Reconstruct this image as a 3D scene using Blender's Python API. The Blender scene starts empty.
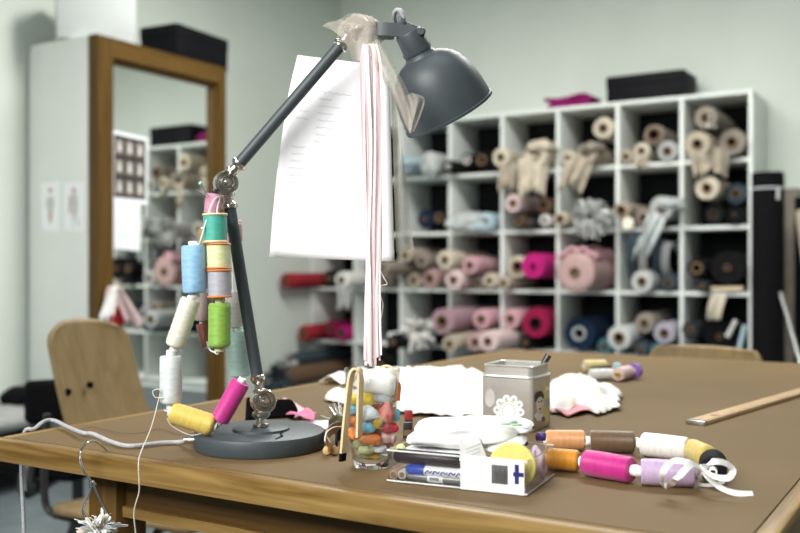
import bpy, bmesh, math, random
from mathutils import Vector as V, Matrix, noise
random.seed(7)
SC = bpy.context.scene
COL = SC.collection
# ------------------------------------------------------------------ camera
FPX, HOR, ZC, TZ = 940.0, 269.0, 0.973, 0.74       # focal length (px), horizon row, camera height, table height
CAM = V((0, 0, ZC))
FW = V((-0.522, 0.853, 0)).normalized()
RT = V((FW.y, -FW.x, 0))
UP = V((0, 0, 1))
cd = bpy.data.cameras.new('camera'); cam = bpy.data.objects.new('camera', cd); COL.objects.link(cam)
cam.location = CAM
cam.rotation_euler = (math.pi/2, 0, math.atan2(-FW.x, FW.y))
cd.sensor_width = 36; cd.lens = 36*FPX/800; cd.shift_y = (HOR-266.5)/800
cd.clip_start = 0.05
cd.dof.use_dof = True; cd.dof.focus_distance = 1.16; cd.dof.aperture_fstop = 4.2
SC.camera = cam
# ------------------------------------------------------------------ light
w = bpy.data.worlds.new('daylight'); SC.world = w; w.use_nodes = True
w.node_tree.nodes['Background'].inputs[0].default_value = (0.86, 0.95, 1.0, 1)
w.node_tree.nodes['Background'].inputs[1].default_value = 0.16

def area(name, loc, target, sx, sy, power, col):
    l = bpy.data.lights.new(name, 'AREA'); l.shape = 'RECTANGLE'; l.size = sx; l.size_y = sy
    l.energy = power; l.color = col
    o = bpy.data.objects.new(name, l); COL.objects.link(o); o.location = loc
    o.rotation_euler = (V(target)-V(loc)).to_track_quat('-Z', 'Y').to_euler()
    return o
area('window_and_fill_light', (-0.80, -1.25, 2.25), (-0.55, 1.35, 0.85), 1.8, 1.1, 34, (1, 0.985, 0.95)).data.spread = math.radians(112)
area('ceiling_fill', (-1.5, 3.4, 3.05), (-1.5, 3.4, 0), 2.6, 0.5, 104, (1, 0.99, 0.95))  # added overhead fill that brightens back wall and shelf; no known fixture
area('window_and_fill_light', (-3.2, -1.9, 1.9), (-3.6, 3.1, 1.25), 1.2, 1.5, 5.5, (1, 0.99, 0.96)).data.spread = math.radians(55)  # added fill aimed at the wardrobe side; no second window known here
area('ceiling_fill', (-0.5, 0.9, 3.05), (-0.5, 0.9, 0), 1.6, 0.5, 8, (1, 0.98, 0.94))  # second added overhead fill, kept weak; stands for no known lamp
vs = SC.view_settings
vs.view_transform = 'Standard'; vs.look = 'None'; vs.gamma = 1; vs.use_curve_mapping = False; vs.exposure = 0.55

# ------------------------------------------------------------------ pixel to place
def ray(px, py): return FW + RT*((px-400)/FPX) + UP*((HOR-py)/FPX)
def P(px, py, Z): return CAM + ray(px, py)*Z
def T(px, py, h=0.0):
    d = ray(px, py); return CAM + d*((TZ+h-ZC)/d.z)
def depth(p): return (V(p)-CAM).dot(FW)
def plane(px, py, p0, n):
    d = ray(px, py); return CAM + d*((V(p0)-CAM).dot(n)/d.dot(n))
def metre(px, Z): return px/FPX*Z

# ------------------------------------------------------------------ materials
MATS = {}
def nt(name):
    m = bpy.data.materials.new(name); m.use_nodes = True
    return m, m.node_tree, m.node_tree.nodes['Principled BSDF']
def mat(name, col, rough=0.6, metal=0.0, var=0.12, scale=30, bump=0.0, bscale=None, stretch=None, sheen=0, spec=None):
    if name in MATS: return MATS[name]
    m, t, b = nt(name); N = t.nodes; L = t.links
    tc = N.new('ShaderNodeTexCoord'); mp = N.new('ShaderNodeMapping'); L.new(tc.outputs['Object'], mp.inputs[0])
    if stretch: mp.inputs['Scale'].default_value = stretch
    nz = N.new('ShaderNodeTexNoise'); nz.inputs['Scale'].default_value = scale; nz.inputs['Detail'].default_value = 4
    L.new(mp.outputs[0], nz.inputs['Vector'])
    rp = N.new('ShaderNodeValToRGB')
    rp.color_ramp.elements[0].position = 0.3; rp.color_ramp.elements[1].position = 0.7
    rp.color_ramp.elements[0].color = [c*(1-var) for c in col]+[1]
    rp.color_ramp.elements[1].color = [min(1, c*(1+var)) for c in col]+[1]
    L.new(nz.outputs['Fac'], rp.inputs[0]); L.new(rp.outputs[0], b.inputs['Base Color'])
    b.inputs['Roughness'].default_value = rough; b.inputs['Metallic'].default_value = metal
    if sum(col) < 0.05 and spec is None and not metal: spec = 0.12
    if sheen: b.inputs['Sheen Weight'].default_value = sheen
    if spec is not None: b.inputs['Specular IOR Level'].default_value = spec
    if bump:
        n2 = N.new('ShaderNodeTexNoise'); n2.inputs['Scale'].default_value = bscale or scale; n2.inputs['Detail'].default_value = 5
        L.new(mp.outputs[0], n2.inputs['Vector'])
        bp = N.new('ShaderNodeBump'); bp.inputs['Strength'].default_value = bump; bp.inputs['Distance'].default_value = 0.01
        L.new(n2.outputs['Fac'], bp.inputs['Height']); L.new(bp.outputs[0], b.inputs['Normal'])
    MATS[name] = m; return m
def wood(name, c0, c1, axis='X', scale=6, rough=0.45, dist=5):
    if name in MATS: return MATS[name]
    m, t, b = nt(name); N = t.nodes; L = t.links
    tc = N.new('ShaderNodeTexCoord'); mp = N.new('ShaderNodeMapping'); L.new(tc.outputs['Object'], mp.inputs[0])
    s = {'X': (0.6, 12, 12), 'Y': (12, 0.6, 12), 'Z': (12, 12, 0.6)}[axis]; mp.inputs['Scale'].default_value = s
    nz = N.new('ShaderNodeTexNoise'); nz.inputs['Scale'].default_value = scale; nz.inputs['Detail'].default_value = 6
    nz.inputs['Distortion'].default_value = dist*0.2
    L.new(mp.outputs[0], nz.inputs['Vector'])
    rp = N.new('ShaderNodeValToRGB'); rp.color_ramp.elements[0].position = 0.32; rp.color_ramp.elements[1].position = 0.68
    rp.color_ramp.elements[0].color = c0+(1,); rp.color_ramp.elements[1].color = c1+(1,)
    L.new(nz.outputs['Fac'], rp.inputs[0]); L.new(rp.outputs[0], b.inputs['Base Color'])
    b.inputs['Roughness'].default_value = rough; b.inputs['Specular IOR Level'].default_value = 0.2
    bp = N.new('ShaderNodeBump'); bp.inputs['Strength'].default_value = 0.12; bp.inputs['Distance'].default_value = 0.003
    L.new(nz.outputs['Fac'], bp.inputs['Height']); L.new(bp.outputs[0], b.inputs['Normal'])
    MATS[name] = m; return m
def thread(name, col, freq=900.0, strength=0.5, gloss=0.38, bands=0.0):
    """wound thread: fine ridges along the winding (uv v runs along the spool in metres)"""
    if name in MATS: return MATS[name]
    m, t, b = nt(name); N = t.nodes; L = t.links
    uv = N.new('ShaderNodeUVMap'); mp = N.new('ShaderNodeMapping'); L.new(uv.outputs[0], mp.inputs[0])
    mp.inputs['Scale'].default_value = (1.0, freq, 1)
    wv = N.new('ShaderNodeTexWave'); wv.bands_direction = 'Y'; wv.inputs['Scale'].default_value = 0.32
    wv.inputs['Distortion'].default_value = 1.2; wv.inputs['Detail'].default_value = 1
    L.new(mp.outputs[0], wv.inputs['Vector'])
    mp2 = N.new('ShaderNodeMapping'); L.new(uv.outputs[0], mp2.inputs[0]); mp2.inputs['Scale'].default_value = (3.0, 160, 1)
    nz = N.new('ShaderNodeTexNoise'); nz.inputs['Scale'].default_value = 1.5; L.new(mp2.outputs[0], nz.inputs['Vector'])
    mx = N.new('ShaderNodeMix'); mx.data_type = 'RGBA'
    L.new(nz.outputs['Fac'], mx.inputs['Factor'])
    mx.inputs['A'].default_value = [c*(0.72-bands) for c in col]+[1]; mx.inputs['B'].default_value = [min(1, c*(1.18+bands)) for c in col]+[1]
    L.new(mx.outputs['Result'], b.inputs['Base Color'])
    b.inputs['Roughness'].default_value = gloss; b.inputs['Sheen Weight'].default_value = 0.2
    bp = N.new('ShaderNodeBump'); bp.inputs['Strength'].default_value = strength; bp.inputs['Distance'].default_value = 0.0006
    L.new(wv.outputs['Fac'], bp.inputs['Height']); L.new(bp.outputs[0], b.inputs['Normal'])
    if sum(col) < 0.1: b.inputs['Sheen Weight'].default_value = 0; b.inputs['Roughness'].default_value = 0.7; b.inputs['Specular IOR Level'].default_value = 0.1
    MATS[name] = m; return m
def sheer(name, col, alpha, rough=0.5, gloss=False):
    if name in MATS: return MATS[name]
    m, t, b = nt(name); N = t.nodes; L = t.links
    tr = N.new('ShaderNodeBsdfTransparent'); mx = N.new('ShaderNodeMixShader')
    nz = N.new('ShaderNodeTexNoise'); nz.inputs['Scale'].default_value = 60
    tc = N.new('ShaderNodeTexCoord'); L.new(tc.outputs['Object'], nz.inputs['Vector'])
    mr = N.new('ShaderNodeMapRange'); mr.inputs['To Min'].default_value = max(0, alpha-0.12); mr.inputs['To Max'].default_value = min(1, alpha+0.12)
    L.new(nz.outputs['Fac'], mr.inputs['Value']); L.new(mr.outputs[0], mx.inputs[0])
    b.inputs['Base Color'].default_value = col+(1,); b.inputs['Roughness'].default_value = rough
    L.new(tr.outputs[0], mx.inputs[1]); L.new(b.outputs[0], mx.inputs[2])
    L.new(mx.outputs[0], N['Material Output'].inputs[0])
    MATS[name] = m; return m
def thinglass(name, tint=(1, 1, 1), refl=1.0):
    if name in MATS: return MATS[name]
    m, t, b = nt(name); N = t.nodes; L = t.links; N.remove(b)
    tr = N.new('ShaderNodeBsdfTransparent'); tr.inputs[0].default_value = tint+(1,)
    gl = N.new('ShaderNodeBsdfGlossy'); gl.inputs['Roughness'].default_value = 0.04
    nz = N.new('ShaderNodeTexNoise'); nz.inputs['Scale'].default_value = 25
    bp = N.new('ShaderNodeBump'); bp.inputs['Strength'].default_value = 0.15; bp.inputs['Distance'].default_value = 0.002
    L.new(nz.outputs['Fac'], bp.inputs['Height']); L.new(bp.outputs[0], gl.inputs['Normal'])
    lw = N.new('ShaderNodeLayerWeight'); lw.inputs[0].default_value = 0.5
    pw = N.new('ShaderNodeMath'); pw.operation = 'POWER'; pw.inputs[1].default_value = 2.2; L.new(lw.outputs['Facing'], pw.inputs[0])
    fr = N.new('ShaderNodeMapRange'); fr.inputs['To Min'].default_value = 0.07*refl; fr.inputs['To Max'].default_value = 0.85; L.new(pw.outputs[0], fr.inputs['Value'])
    mx = N.new('ShaderNodeMixShader'); L.new(fr.outputs[0], mx.inputs[0]); L.new(tr.outputs[0], mx.inputs[1]); L.new(gl.outputs[0], mx.inputs[2])
    L.new(mx.outputs[0], N['Material Output'].inputs[0])
    MATS[name] = m; return m

# ------------------------------------------------------------------ geometry helpers
def thing(name, label, cat, loc, group=None):
    o = bpy.data.objects.new(name, None); COL.objects.link(o); o.location = loc; o.empty_display_size = 0.02
    tag(o, label, cat, group); return o
def tag(o, label=None, cat=None, group=None, kind=None):
    if label: o['label'] = label
    if cat: o['category'] = cat
    if group: o['group'] = group
    if kind: o['kind'] = kind
    return o
def link(name, me, m, parent, loc):
    o = bpy.data.objects.new(name, me); COL.objects.link(o); o.location = loc
    if m and not me.materials: me.materials.append(m)
    if parent is not None:
        o.parent = parent
        w_ = V(parent.location); q = parent.parent
        if q is not None: w_ = V(parent['wloc'])
        o.matrix_parent_inverse = Matrix.Translation(-w_) if q is None else (Matrix.Translation(w_)).inverted()
        o.location = loc
    o['wloc'] = tuple(loc)
    return o
def mk(name, vs_, fs, m, parent=None, smooth=None, uvs=None, solid=0):
    c = V((0, 0, 0))
    for v in vs_: c += V(v)
    c /= max(1, len(vs_))
    me = bpy.data.meshes.new(name)
    me.from_pydata([tuple(V(v)-c) for v in vs_], [], fs)
    if uvs:
        ul = me.uv_layers.new(name='UVMap')
        for lp in me.loops: ul.data[lp.index].uv = uvs[lp.vertex_index]
    bm = bmesh.new(); bm.from_mesh(me); bmesh.ops.recalc_face_normals(bm, faces=bm.faces); bm.to_mesh(me); bm.free()
    if smooth is not None:
        me.shade_smooth(); me.set_sharp_from_angle(angle=math.radians(smooth))
    o = link(name, me, m, parent, c)
    if solid:
        md = o.modifiers.new('thickness', 'SOLIDIFY'); md.thickness = solid; md.offset = 0
    return o
class MB:
    def __init__(s): s.v = []; s.f = []; s.uv = []
    def add(s, v, f, uv=None):
        n = len(s.v); s.v += [V(a) for a in v]; s.f += [tuple(i+n for i in q) for q in f]
        s.uv += uv if uv else [(0, 0)]*len(v); return s
    def build(s, name, m, parent=None, smooth=40, solid=0): return mk(name, s.v, s.f, m, parent, smooth, s.uv, solid)
def frame(ax):
    ax = V(ax).normalized(); a = V((0, 0, 1)) if abs(ax.z) < 0.9 else V((1, 0, 0))
    e1 = ax.cross(a).normalized(); e2 = ax.cross(e1).normalized(); return ax, e1, e2
def lathe(prof, p, ax, n=24, wob=0.0, seed=0):
    """profile [(t, r)] turned about axis; returns verts, faces, uvs"""
    ax, e1, e2 = frame(ax); p = V(p); v = []; f = []; uv = []; rows = []; ln = 0; last = None
    for t, r in prof:
        if last: ln += math.hypot(t-last[0], r-last[1])
        last = (t, r)
        if r <= 1e-7:
            rows.append([len(v)]); v.append(p+ax*t); uv.append((0.5, ln)); continue
        row = []
        for i in range(n):
            a = 2*math.pi*i/n
            rr = r*(1+wob*noise.noise(V((math.cos(a)*1.5+seed, math.sin(a)*1.5, t*8+seed))))
            row.append(len(v)); v.append(p+ax*t+(e1*math.cos(a)+e2*math.sin(a))*rr); uv.append((abs(2*i/n-1), ln))
        rows.append(row)
    for a, b in zip(rows, rows[1:]):
        for i in range(n):
            j = (i+1) % n
            if len(a) == 1 and len(b) == 1: continue
            if len(a) == 1: f.append((a[0], b[i], b[j]))
            elif len(b) == 1: f.append((a[i], b[0], a[j]))
            else: f.append((a[i], b[i], b[j], a[j]))
    return v, f, uv
def spline(pts, n):
    pts = [V(p) for p in pts]
    if len(pts) < 3: return [pts[0].lerp(pts[-1], i/n) for i in range(n+1)]
    out = []; m = len(pts)-1
    for i in range(n+1):
        t = i/n*m; k = min(int(t), m-1); u = t-k
        p0, p1, p2, p3 = pts[max(k-1, 0)], pts[k], pts[k+1], pts[min(k+2, m)]
        out.append(0.5*((2*p1)+(p2-p0)*u+(2*p0-5*p1+4*p2-p3)*u*u+(3*p1-p0-3*p2+p3)*u**3))
    return out
def tube(pts, r, n=8, caps=True):
    pts = [V(p) for p in pts]; v = []; f = []; uv = []; e1 = None; ln = 0
    for i, p in enumerate(pts):
        d = (pts[min(i+1, len(pts)-1)]-pts[max(i-1, 0)])
        if d.length < 1e-9: d = V((0, 0, 1))
        d.normalize()
        if e1 is None: _, e1, e2 = frame(d)
        else:
            e1 = (e1-d*e1.dot(d))
            if e1.length < 1e-6: _, e1, e2 = frame(d)
            e1.normalize(); e2 = d.cross(e1)
        rr = r[i] if isinstance(r, (list, tuple)) else r
        if i: ln += (p-pts[i-1]).length
        for k in range(n):
            a = 2*math.pi*k/n; v.append(p+(e1*math.cos(a)+e2*math.sin(a))*rr); uv.append((k/n, ln))
    for i in range(len(pts)-1):
        for k in range(n):
            j = (k+1) % n; f.append((i*n+k, i*n+j, (i+1)*n+j, (i+1)*n+k))
    if caps: f.append(tuple(range(n))[::-1]); f.append(tuple(range((len(pts)-1)*n, len(pts)*n)))
    return v, f, uv
def strip(pts, wdir, wid, th):
    """flat ribbon along pts; wdir = across direction (one or a list)"""
    pts = [V(p) for p in pts]; v = []; f = []
    for i, p in enumerate(pts):
        d = (pts[min(i+1, len(pts)-1)]-pts[max(i-1, 0)]).normalized()
        wd = V(wdir[i]) if isinstance(wdir, list) else V(wdir)
        wd = (wd-d*wd.dot(d)); wd = wd.normalized() if wd.length > 1e-6 else frame(d)[1]
        n = d.cross(wd); ww = wid[i] if isinstance(wid, list) else wid
        for a, b in ((-1, -1), (1, -1), (1, 1), (-1, 1)): v.append(p+wd*a*ww/2+n*b*th/2)
    for i in range(len(pts)-1):
        for k in range(4):
            j = (k+1) % 4; f.append((i*4+k, i*4+j, i*4+4+j, i*4+4+k))
    m = (len(pts)-1)*4
    f.append((3, 2, 1, 0)); f.append((m, m+1, m+2, m+3)); return v, f
def bbox(c, ex, ey, ez, bev=0.0, seg=2):
    """box from centre and three half-edge vectors, bevelled"""
    bm = bmesh.new(); bmesh.ops.create_cube(bm, size=2)
    M = Matrix((V(ex), V(ey), V(ez))).transposed()
    for v in bm.verts: v.co = M @ v.co + V(c)
    if bev: bmesh.ops.bevel(bm, geom=bm.edges[:], offset=bev, segments=seg, affect='EDGES', profile=0.5)
    bm.verts.ensure_lookup_table(); v = [x.co.copy() for x in bm.verts]; f = [tuple(q.index for q in p.verts) for p in bm.faces]
    bm.free(); return v, f
def abox(x0, x1, y0, y1, z0, z1, bev=0.0, seg=2):
    return bbox(((x0+x1)/2, (y0+y1)/2, (z0+z1)/2), ((x1-x0)/2, 0, 0), (0, (y1-y0)/2, 0), (0, 0, (z1-z0)/2), bev, seg)
def part(name, vf, m, parent=None, smooth=40, solid=0):
    return mk(name, vf[0], vf[1], m, parent, smooth, vf[2] if len(vf) > 2 else None, solid)
def decal(name, poly, p0, n, off, m, parent, th=0.0004):
    """thin printed shape: pixel outline put on the plane through p0"""
    n = V(n).normalized(); q = [plane(x, y, p0, n)+n*off for x, y in poly]; k = len(q)
    v = q+[a+n*th for a in q]
    f = [tuple(range(k)), tuple(range(k, 2*k))]+[(i, (i+1) % k, k+(i+1) % k, k+i) for i in range(k)]
    return mk(name, v, f, m, parent)
def grid(fn, nu, nv):
    v = [fn(i/nu, j/nv) for j in range(nv+1) for i in range(nu+1)]
    f = [(j*(nu+1)+i, j*(nu+1)+i+1, (j+1)*(nu+1)+i+1, (j+1)*(nu+1)+i) for j in range(nv) for i in range(nu)]
    return v, f
def struct(o): o['kind'] = 'structure'; return o
def circ(cx, cy, rx, ry, n=14, a0=0): return [(cx+rx*math.cos(a0+2*math.pi*i/n), cy+ry*math.sin(a0+2*math.pi*i/n)) for i in range(n)]

# common materials
M_wall = mat('wall_paint', (0.64, 0.69, 0.635), 0.9, var=0.03, scale=3, bump=0.03, bscale=120)
M_white = mat('white_melamine', (0.72, 0.755, 0.725), 0.45, var=0.02, scale=5)
M_floor = mat('floor_lino', (0.13, 0.155, 0.165), 0.5, var=0.2, scale=8)
M_nickel = mat('brushed_nickel', (0.62, 0.58, 0.53), 0.22, 1.0, 0.08, 80)
M_grey = mat('lamp_grey_paint', (0.045, 0.058, 0.066), 0.5, 0.0, 0.06, 40, bump=0.03, bscale=500)
M_black = mat('black_fabric', (0.004, 0.004, 0.005), 0.9, var=0.3, scale=40, bump=0.2)
M_wht = mat('white_cotton', (0.88, 0.88, 0.86), 0.85, var=0.03, scale=60, bump=0.15, bscale=250)
M_plast = mat('white_plastic', (0.85, 0.86, 0.84), 0.35, var=0.03)
M_steel = mat('steel', (0.62, 0.63, 0.64), 0.25, 1.0, 0.05)
M_dark = mat('dark_hole', (0.002, 0.002, 0.002), 0.9, var=0.1)
M_card = mat('cardboard_core', (0.17, 0.105, 0.055), 0.85, var=0.15, scale=60)
M_edge = wood('oak_edging', (0.12, 0.064, 0.014), (0.34, 0.22, 0.075), 'X', 5, 0.38)
M_edgeY = wood('oak_edging_across', (0.12, 0.064, 0.014), (0.34, 0.22, 0.075), 'Y', 5, 0.38)
M_ply = wood('plywood_shell', (0.20, 0.135, 0.062), (0.26, 0.185, 0.092), 'Z', 3, 0.5)
M_oakZ = wood('oak_frame', (0.075, 0.037, 0.006), (0.125, 0.07, 0.016), 'Z', 5, 0.5)
M_oakY = wood('oak_frame_rail', (0.075, 0.037, 0.006), (0.125, 0.07, 0.016), 'Y', 5, 0.5)

# ================================================================== the room
SD = 5.52                                   # shelf front plane (y)
SX0, SX1, NC = -4.14, -1.075, 8
PC = (SX1-SX0)/NC
PR, STOP = 0.38, 1.97
WX, WY = -4.165, SD+0.42
struct(part('floor', abox(WX-0.1, 3.2, -3.0, WY+0.1, -0.06, 0), M_floor))
struct(part('wall_left', abox(WX-0.1, WX, -3.0, WY+0.1, 0, 3.1), M_wall))
struct(part('wall_back', abox(WX, 3.2, WY, WY+0.1, 0, 3.1), M_wall))
struct(part('wall_right', abox(3.1, 3.2, -3.0, WY, 0, 3.1), M_wall))
struct(part('ceiling', abox(WX-0.1, 3.2, -3.0, WY+0.1, 3.1, 3.16), M_wall))
struct(part('baseboard_back', abox(SX1+0.03, 3.1, WY-0.015, WY, 0, 0.08, 0.004), M_white))
struct(part('baseboard_left', abox(WX, WX+0.015, -3.0, 3.1, 0, 0.08, 0.004), M_white))

# ================================================================== work table
TX0, TX1, TY0, TY1 = -1.158, -0.147, 0.808, 2.50
tb = thing('work_table', 'large work table with brown linoleum top and thick oak edging', 'table', ((TX0+TX1)/2, (TY0+TY1)/2, 0))
M_lino = mat('brown_linoleum', (0.155, 0.103, 0.048), 0.62, var=0.07, scale=5, bump=0.02, bscale=300, spec=0.12)
EW = 0.02
part('tabletop', abox(TX0+EW, TX1-EW, TY0+EW, TY1-EW, TZ-0.028, TZ), M_lino, tb)
part('edging', abox(TX0, TX1, TY0, TY0+EW, TZ-0.03, TZ-0.0002, 0.003), M_edge, tb)
part('edging', abox(TX0, TX1, TY1-EW, TY1, TZ-0.03, TZ-0.0002, 0.003), M_edge, tb)
part('edging', abox(TX0, TX0+EW, TY0+EW, TY1-EW, TZ-0.03, TZ-0.0002, 0.003), M_edgeY, tb)
part('edging', abox(TX1-EW, TX1, TY0+EW, TY1-EW, TZ-0.03, TZ-0.0002, 0.003), M_edgeY, tb)
M_apron = wood('apron_wood', (0.09, 0.045, 0.012), (0.15, 0.085, 0.028), 'X', 4, 0.5)
for y0 in (TY0+0.072, TY1-0.09):
    part('apron', abox(TX0+0.17, TX1-0.17, y0, y0+0.02, TZ-0.092, TZ-0.028, 0.002), M_apron, tb)
    part('ledger_strip', abox(TX0+0.17, TX1-0.17, y0-0.006, y0+0.001, TZ-0.097, TZ-0.083, 0.001), M_edge, tb)
for x0 in (TX0+0.15, TX1-0.165):
    part('apron', abox(x0, x0+0.02, TY0+0.10, TY1-0.10, TZ-0.092, TZ-0.028, 0.002), M_apron, tb)
for lx in (TX0+0.135, TX1-0.19):
    for ly in (TY0+0.055, TY1-0.115):
        part('leg', abox(lx, lx+0.055, ly, ly+0.055, 0, TZ-0.0285, 0.004), M_oakZ, tb)

# ================================================================== wardrobe and mirror
WY0 = 3.13; WXF = -3.707; WH = 2.12
wd = thing('wardrobe', 'tall white wardrobe against the wall, boxes stacked on top', 'wardrobe', ((WX+WXF)/2, WY0+0.5, 0))
part('side_panel', abox(WX+0.02, WXF, WY0, WY0+0.022, 0, WH-0.0002, 0.002), M_white, wd)
part('side_panel', abox(WX+0.02, WXF, WY0+0.96, WY0+0.982, 0, WH-0.0002, 0.002), M_white, wd)
part('top_panel', abox(WX+0.02, WXF, WY0+0.022, WY0+0.96, WH-0.025, WH, 0.002), M_white, wd)
part('back_panel', abox(WX+0.012, WX+0.0195, WY0, WY0+0.982, 0.02, WH-0.03), M_white, wd)
part('door', abox(WXF-0.022, WXF-0.002, WY0+0.024, WY0+0.49, 0.05, WH-0.028, 0.002), M_white, wd)
part('door', abox(WXF-0.022, WXF-0.002, WY0+0.492, WY0+0.958, 0.05, WH-0.028, 0.002), M_white, wd)
# mirror: frame plane turned a little
MYAW = math.radians(-0.4)
md_ = V((math.sin(-MYAW), math.cos(MYAW), 0)); md_ = V((-math.sin(MYAW), math.cos(MYAW), 0)).normalized()
mn = V((md_.y, -md_.x, 0))                      # towards the room
m0 = V((WXF+0.006, WY0, 0.0))
mir = thing('framed_mirror', 'large oak framed mirror leaning on the wardrobe front', 'mirror', m0+md_*0.5)
MH, FWD, FDP = 2.115, 0.095, 0.062
MW = (plane(225.5, 150, m0+mn*FDP, mn)-m0).dot(md_); FW2 = MW-(plane(218.5, 150, m0+mn*FDP, mn)-m0).dot(md_)
def mbox(s0, s1, d0, d1, z0, z1, bev=0.004):
    c = m0+md_*((s0+s1)/2)+mn*((d0+d1)/2)+UP*((z0+z1)/2)
    return bbox(c, md_*((s1-s0)/2), mn*((d1-d0)/2), UP*((z1-z0)/2), bev)
part('frame_stile', mbox(0, FWD, 0, FDP, 0.04, MH), M_oakZ, mir)
part('frame_stile', mbox(MW-FW2, MW, 0, FDP, 0.04, MH), M_oakZ, mir)
part('frame_rail', mbox(FWD, MW-FW2, 0, FDP, MH-FWD, MH), M_oakY, mir)
part('frame_rail', mbox(FWD, MW-FW2, 0, FDP, 0.04, 0.04+FWD), M_oakY, mir)
for a in ((FWD-0.001, FWD+0.02, 0.1, MH-FWD), (MW-FW2-0.015, MW-FW2+0.001, 0.1, MH-FWD)):
    part('inner_bead', mbox(a[0], a[1], 0.015, 0.04, a[2], a[3], 0.003), M_oakZ, mir)
part('inner_bead', mbox(FWD, MW-FW2, 0.015, 0.04, MH-FWD-0.02, MH-FWD+0.001, 0.003), M_oakY, mir)
mm, t_, b_ = nt('mirror_silver'); b_.inputs['Metallic'].default_value = 1; b_.inputs['Roughness'].default_value = 0.015
b_.inputs['Base Color'].default_value = (0.86, 0.89, 0.87, 1)
part('mirror_glass', mbox(FWD-0.01, MW-FW2+0.01, 0.008, 0.018, 0.13, MH-FWD+0.01, 0), mm, mir, None)
part('foot', mbox(0.02, 0.10, 0, FDP, 0, 0.04), M_oakZ, mir); part('foot', mbox(MW-0.10, MW-0.02, 0, FDP, 0, 0.04), M_oakZ, mir)
# sheets taped on the mirror
mg = m0+mn*0.0185
M_paper = mat('paper', (0.84, 0.87, 0.89), 0.8, var=0.02, scale=20)
M_ink = mat('black_print', (0.02, 0.022, 0.024), 0.6, var=0.2)
sh = decal('photo_sheet', [(112.5, 130), (148, 138), (147.5, 205), (112.5, 202)], mg, mn, 0.0005, M_paper, None, 0.0006)
tag(sh, 'sheet with nine small dress photographs taped to the mirror', 'photo sheet')
M_dress = mat('dress_print', (0.62, 0.62, 0.60), 0.7, var=0.3, scale=120); M_brn = mat('print_backdrop', (0.17, 0.13, 0.10), 0.7, var=0.4, scale=60)
decal('print', [(114, 134), (145.5, 141), (145.2, 200), (114, 197)], mg, mn, 0.0012, M_ink, sh)
for r in range(3):
    for c in range(3):
        x = 115+c*10.2; y = 138.5+r*20+c*2.0-r*c*0.35; h = 15.5
        decal('photo', [(x, y), (x+8.2, y+1.6), (x+8.2, y+h+1), (x, y+h)], mg, mn, 0.0018, M_brn, sh)
        decal('dress', [(x+3, y+2), (x+5.4, y+2.4), (x+5.6, y+6), (x+6.6, y+13), (x+1.9, y+12.4), (x+2.8, y+6)], mg, mn, 0.0024, M_dress, sh)
sh = decal('note_sheet', [(113, 200), (140.5, 204), (140, 251), (113, 249)], mg, mn, 0.0030, M_paper, None, 0.0006)
tag(sh, 'plain white sheet taped to the mirror below the photo sheet', 'paper')
M_pencil = mat('pencil_grey', (0.42, 0.44, 0.46), 0.8, var=0.2)
for k, (y, x1) in enumerate(((212, 128), (218, 134), (224, 126), (236, 132))):
    decal('pencil_line', [(117, y), (x1, y+1.4), (x1, y+2.0), (117, y+0.6)], mg, mn, 0.0037, M_pencil, sh)
# two drawings on the wardrobe side
cp = V((0, WY0, 0)); cn = V((0, -1, 0))
M_flesh = mat('pencil_flesh', (0.48, 0.27, 0.23), 0.8, var=0.2); M_line = mat('pencil_line', (0.55, 0.55, 0.54), 0.8, var=0.1)
for k, (x0, x1, lab) in enumerate(((41.5, 60.5, 'pencil fashion sketch of a slim figure, taped further from the mirror frame'), (63.5, 85.5, 'pencil fashion sketch of a walking figure, taped next to the mirror frame'))):
    d = decal('fashion_sketch', [(x0, 182.5), (x1, 181.5), (x1-1, 231.5), (x0+0.5, 230)], cp, cn, 0.0006, M_paper, None, 0.0006)
    tag(d, lab, 'drawing', None)
    cx = (x0+x1)/2-0.5
    decal('sketched_head', circ(cx, 190.5, 1.9, 2.8, 10), cp, cn, 0.0014, M_flesh, d)
    if k == 0:
        decal('sketched_body', [(cx-3.4, 197), (cx+3.4, 196.5), (cx+4, 206), (cx+2, 212), (cx-2.2, 212), (cx-4.2, 206)], cp, cn, 0.0014, M_line, d)
        decal('sketched_leg', [(cx-2, 212), (cx-0.2, 212), (cx-0.2, 224), (cx-1, 224)], cp, cn, 0.0014, M_flesh, d)
        decal('sketched_leg', [(cx+0.2, 212), (cx+2, 212), (cx+1, 223), (cx+0.2, 223)], cp, cn, 0.0014, M_flesh, d)
    else:
        decal('sketched_body', [(cx-2.5, 194), (cx+3.4, 194), (cx+4.4, 206), (cx+2.4, 216), (cx-2.2, 214), (cx-3, 204)], cp, cn, 0.0014, M_line, d)
        decal('sketched_arm', [(cx-4.6, 196), (cx-3.2, 196), (cx-3.4, 214), (cx-5, 213)], cp, cn, 0.0014, M_flesh, d)
        decal('sketched_leg', [(cx-1.6, 214), (cx+0.2, 214), (cx-0.2, 228), (cx-1.4, 228)], cp, cn, 0.0014, M_line, d)
        decal('sketched_leg', [(cx+0.8, 215), (cx+2.4, 215), (cx+6, 226), (cx+4.4, 226.5)], cp, cn, 0.0014, M_line, d)
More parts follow.
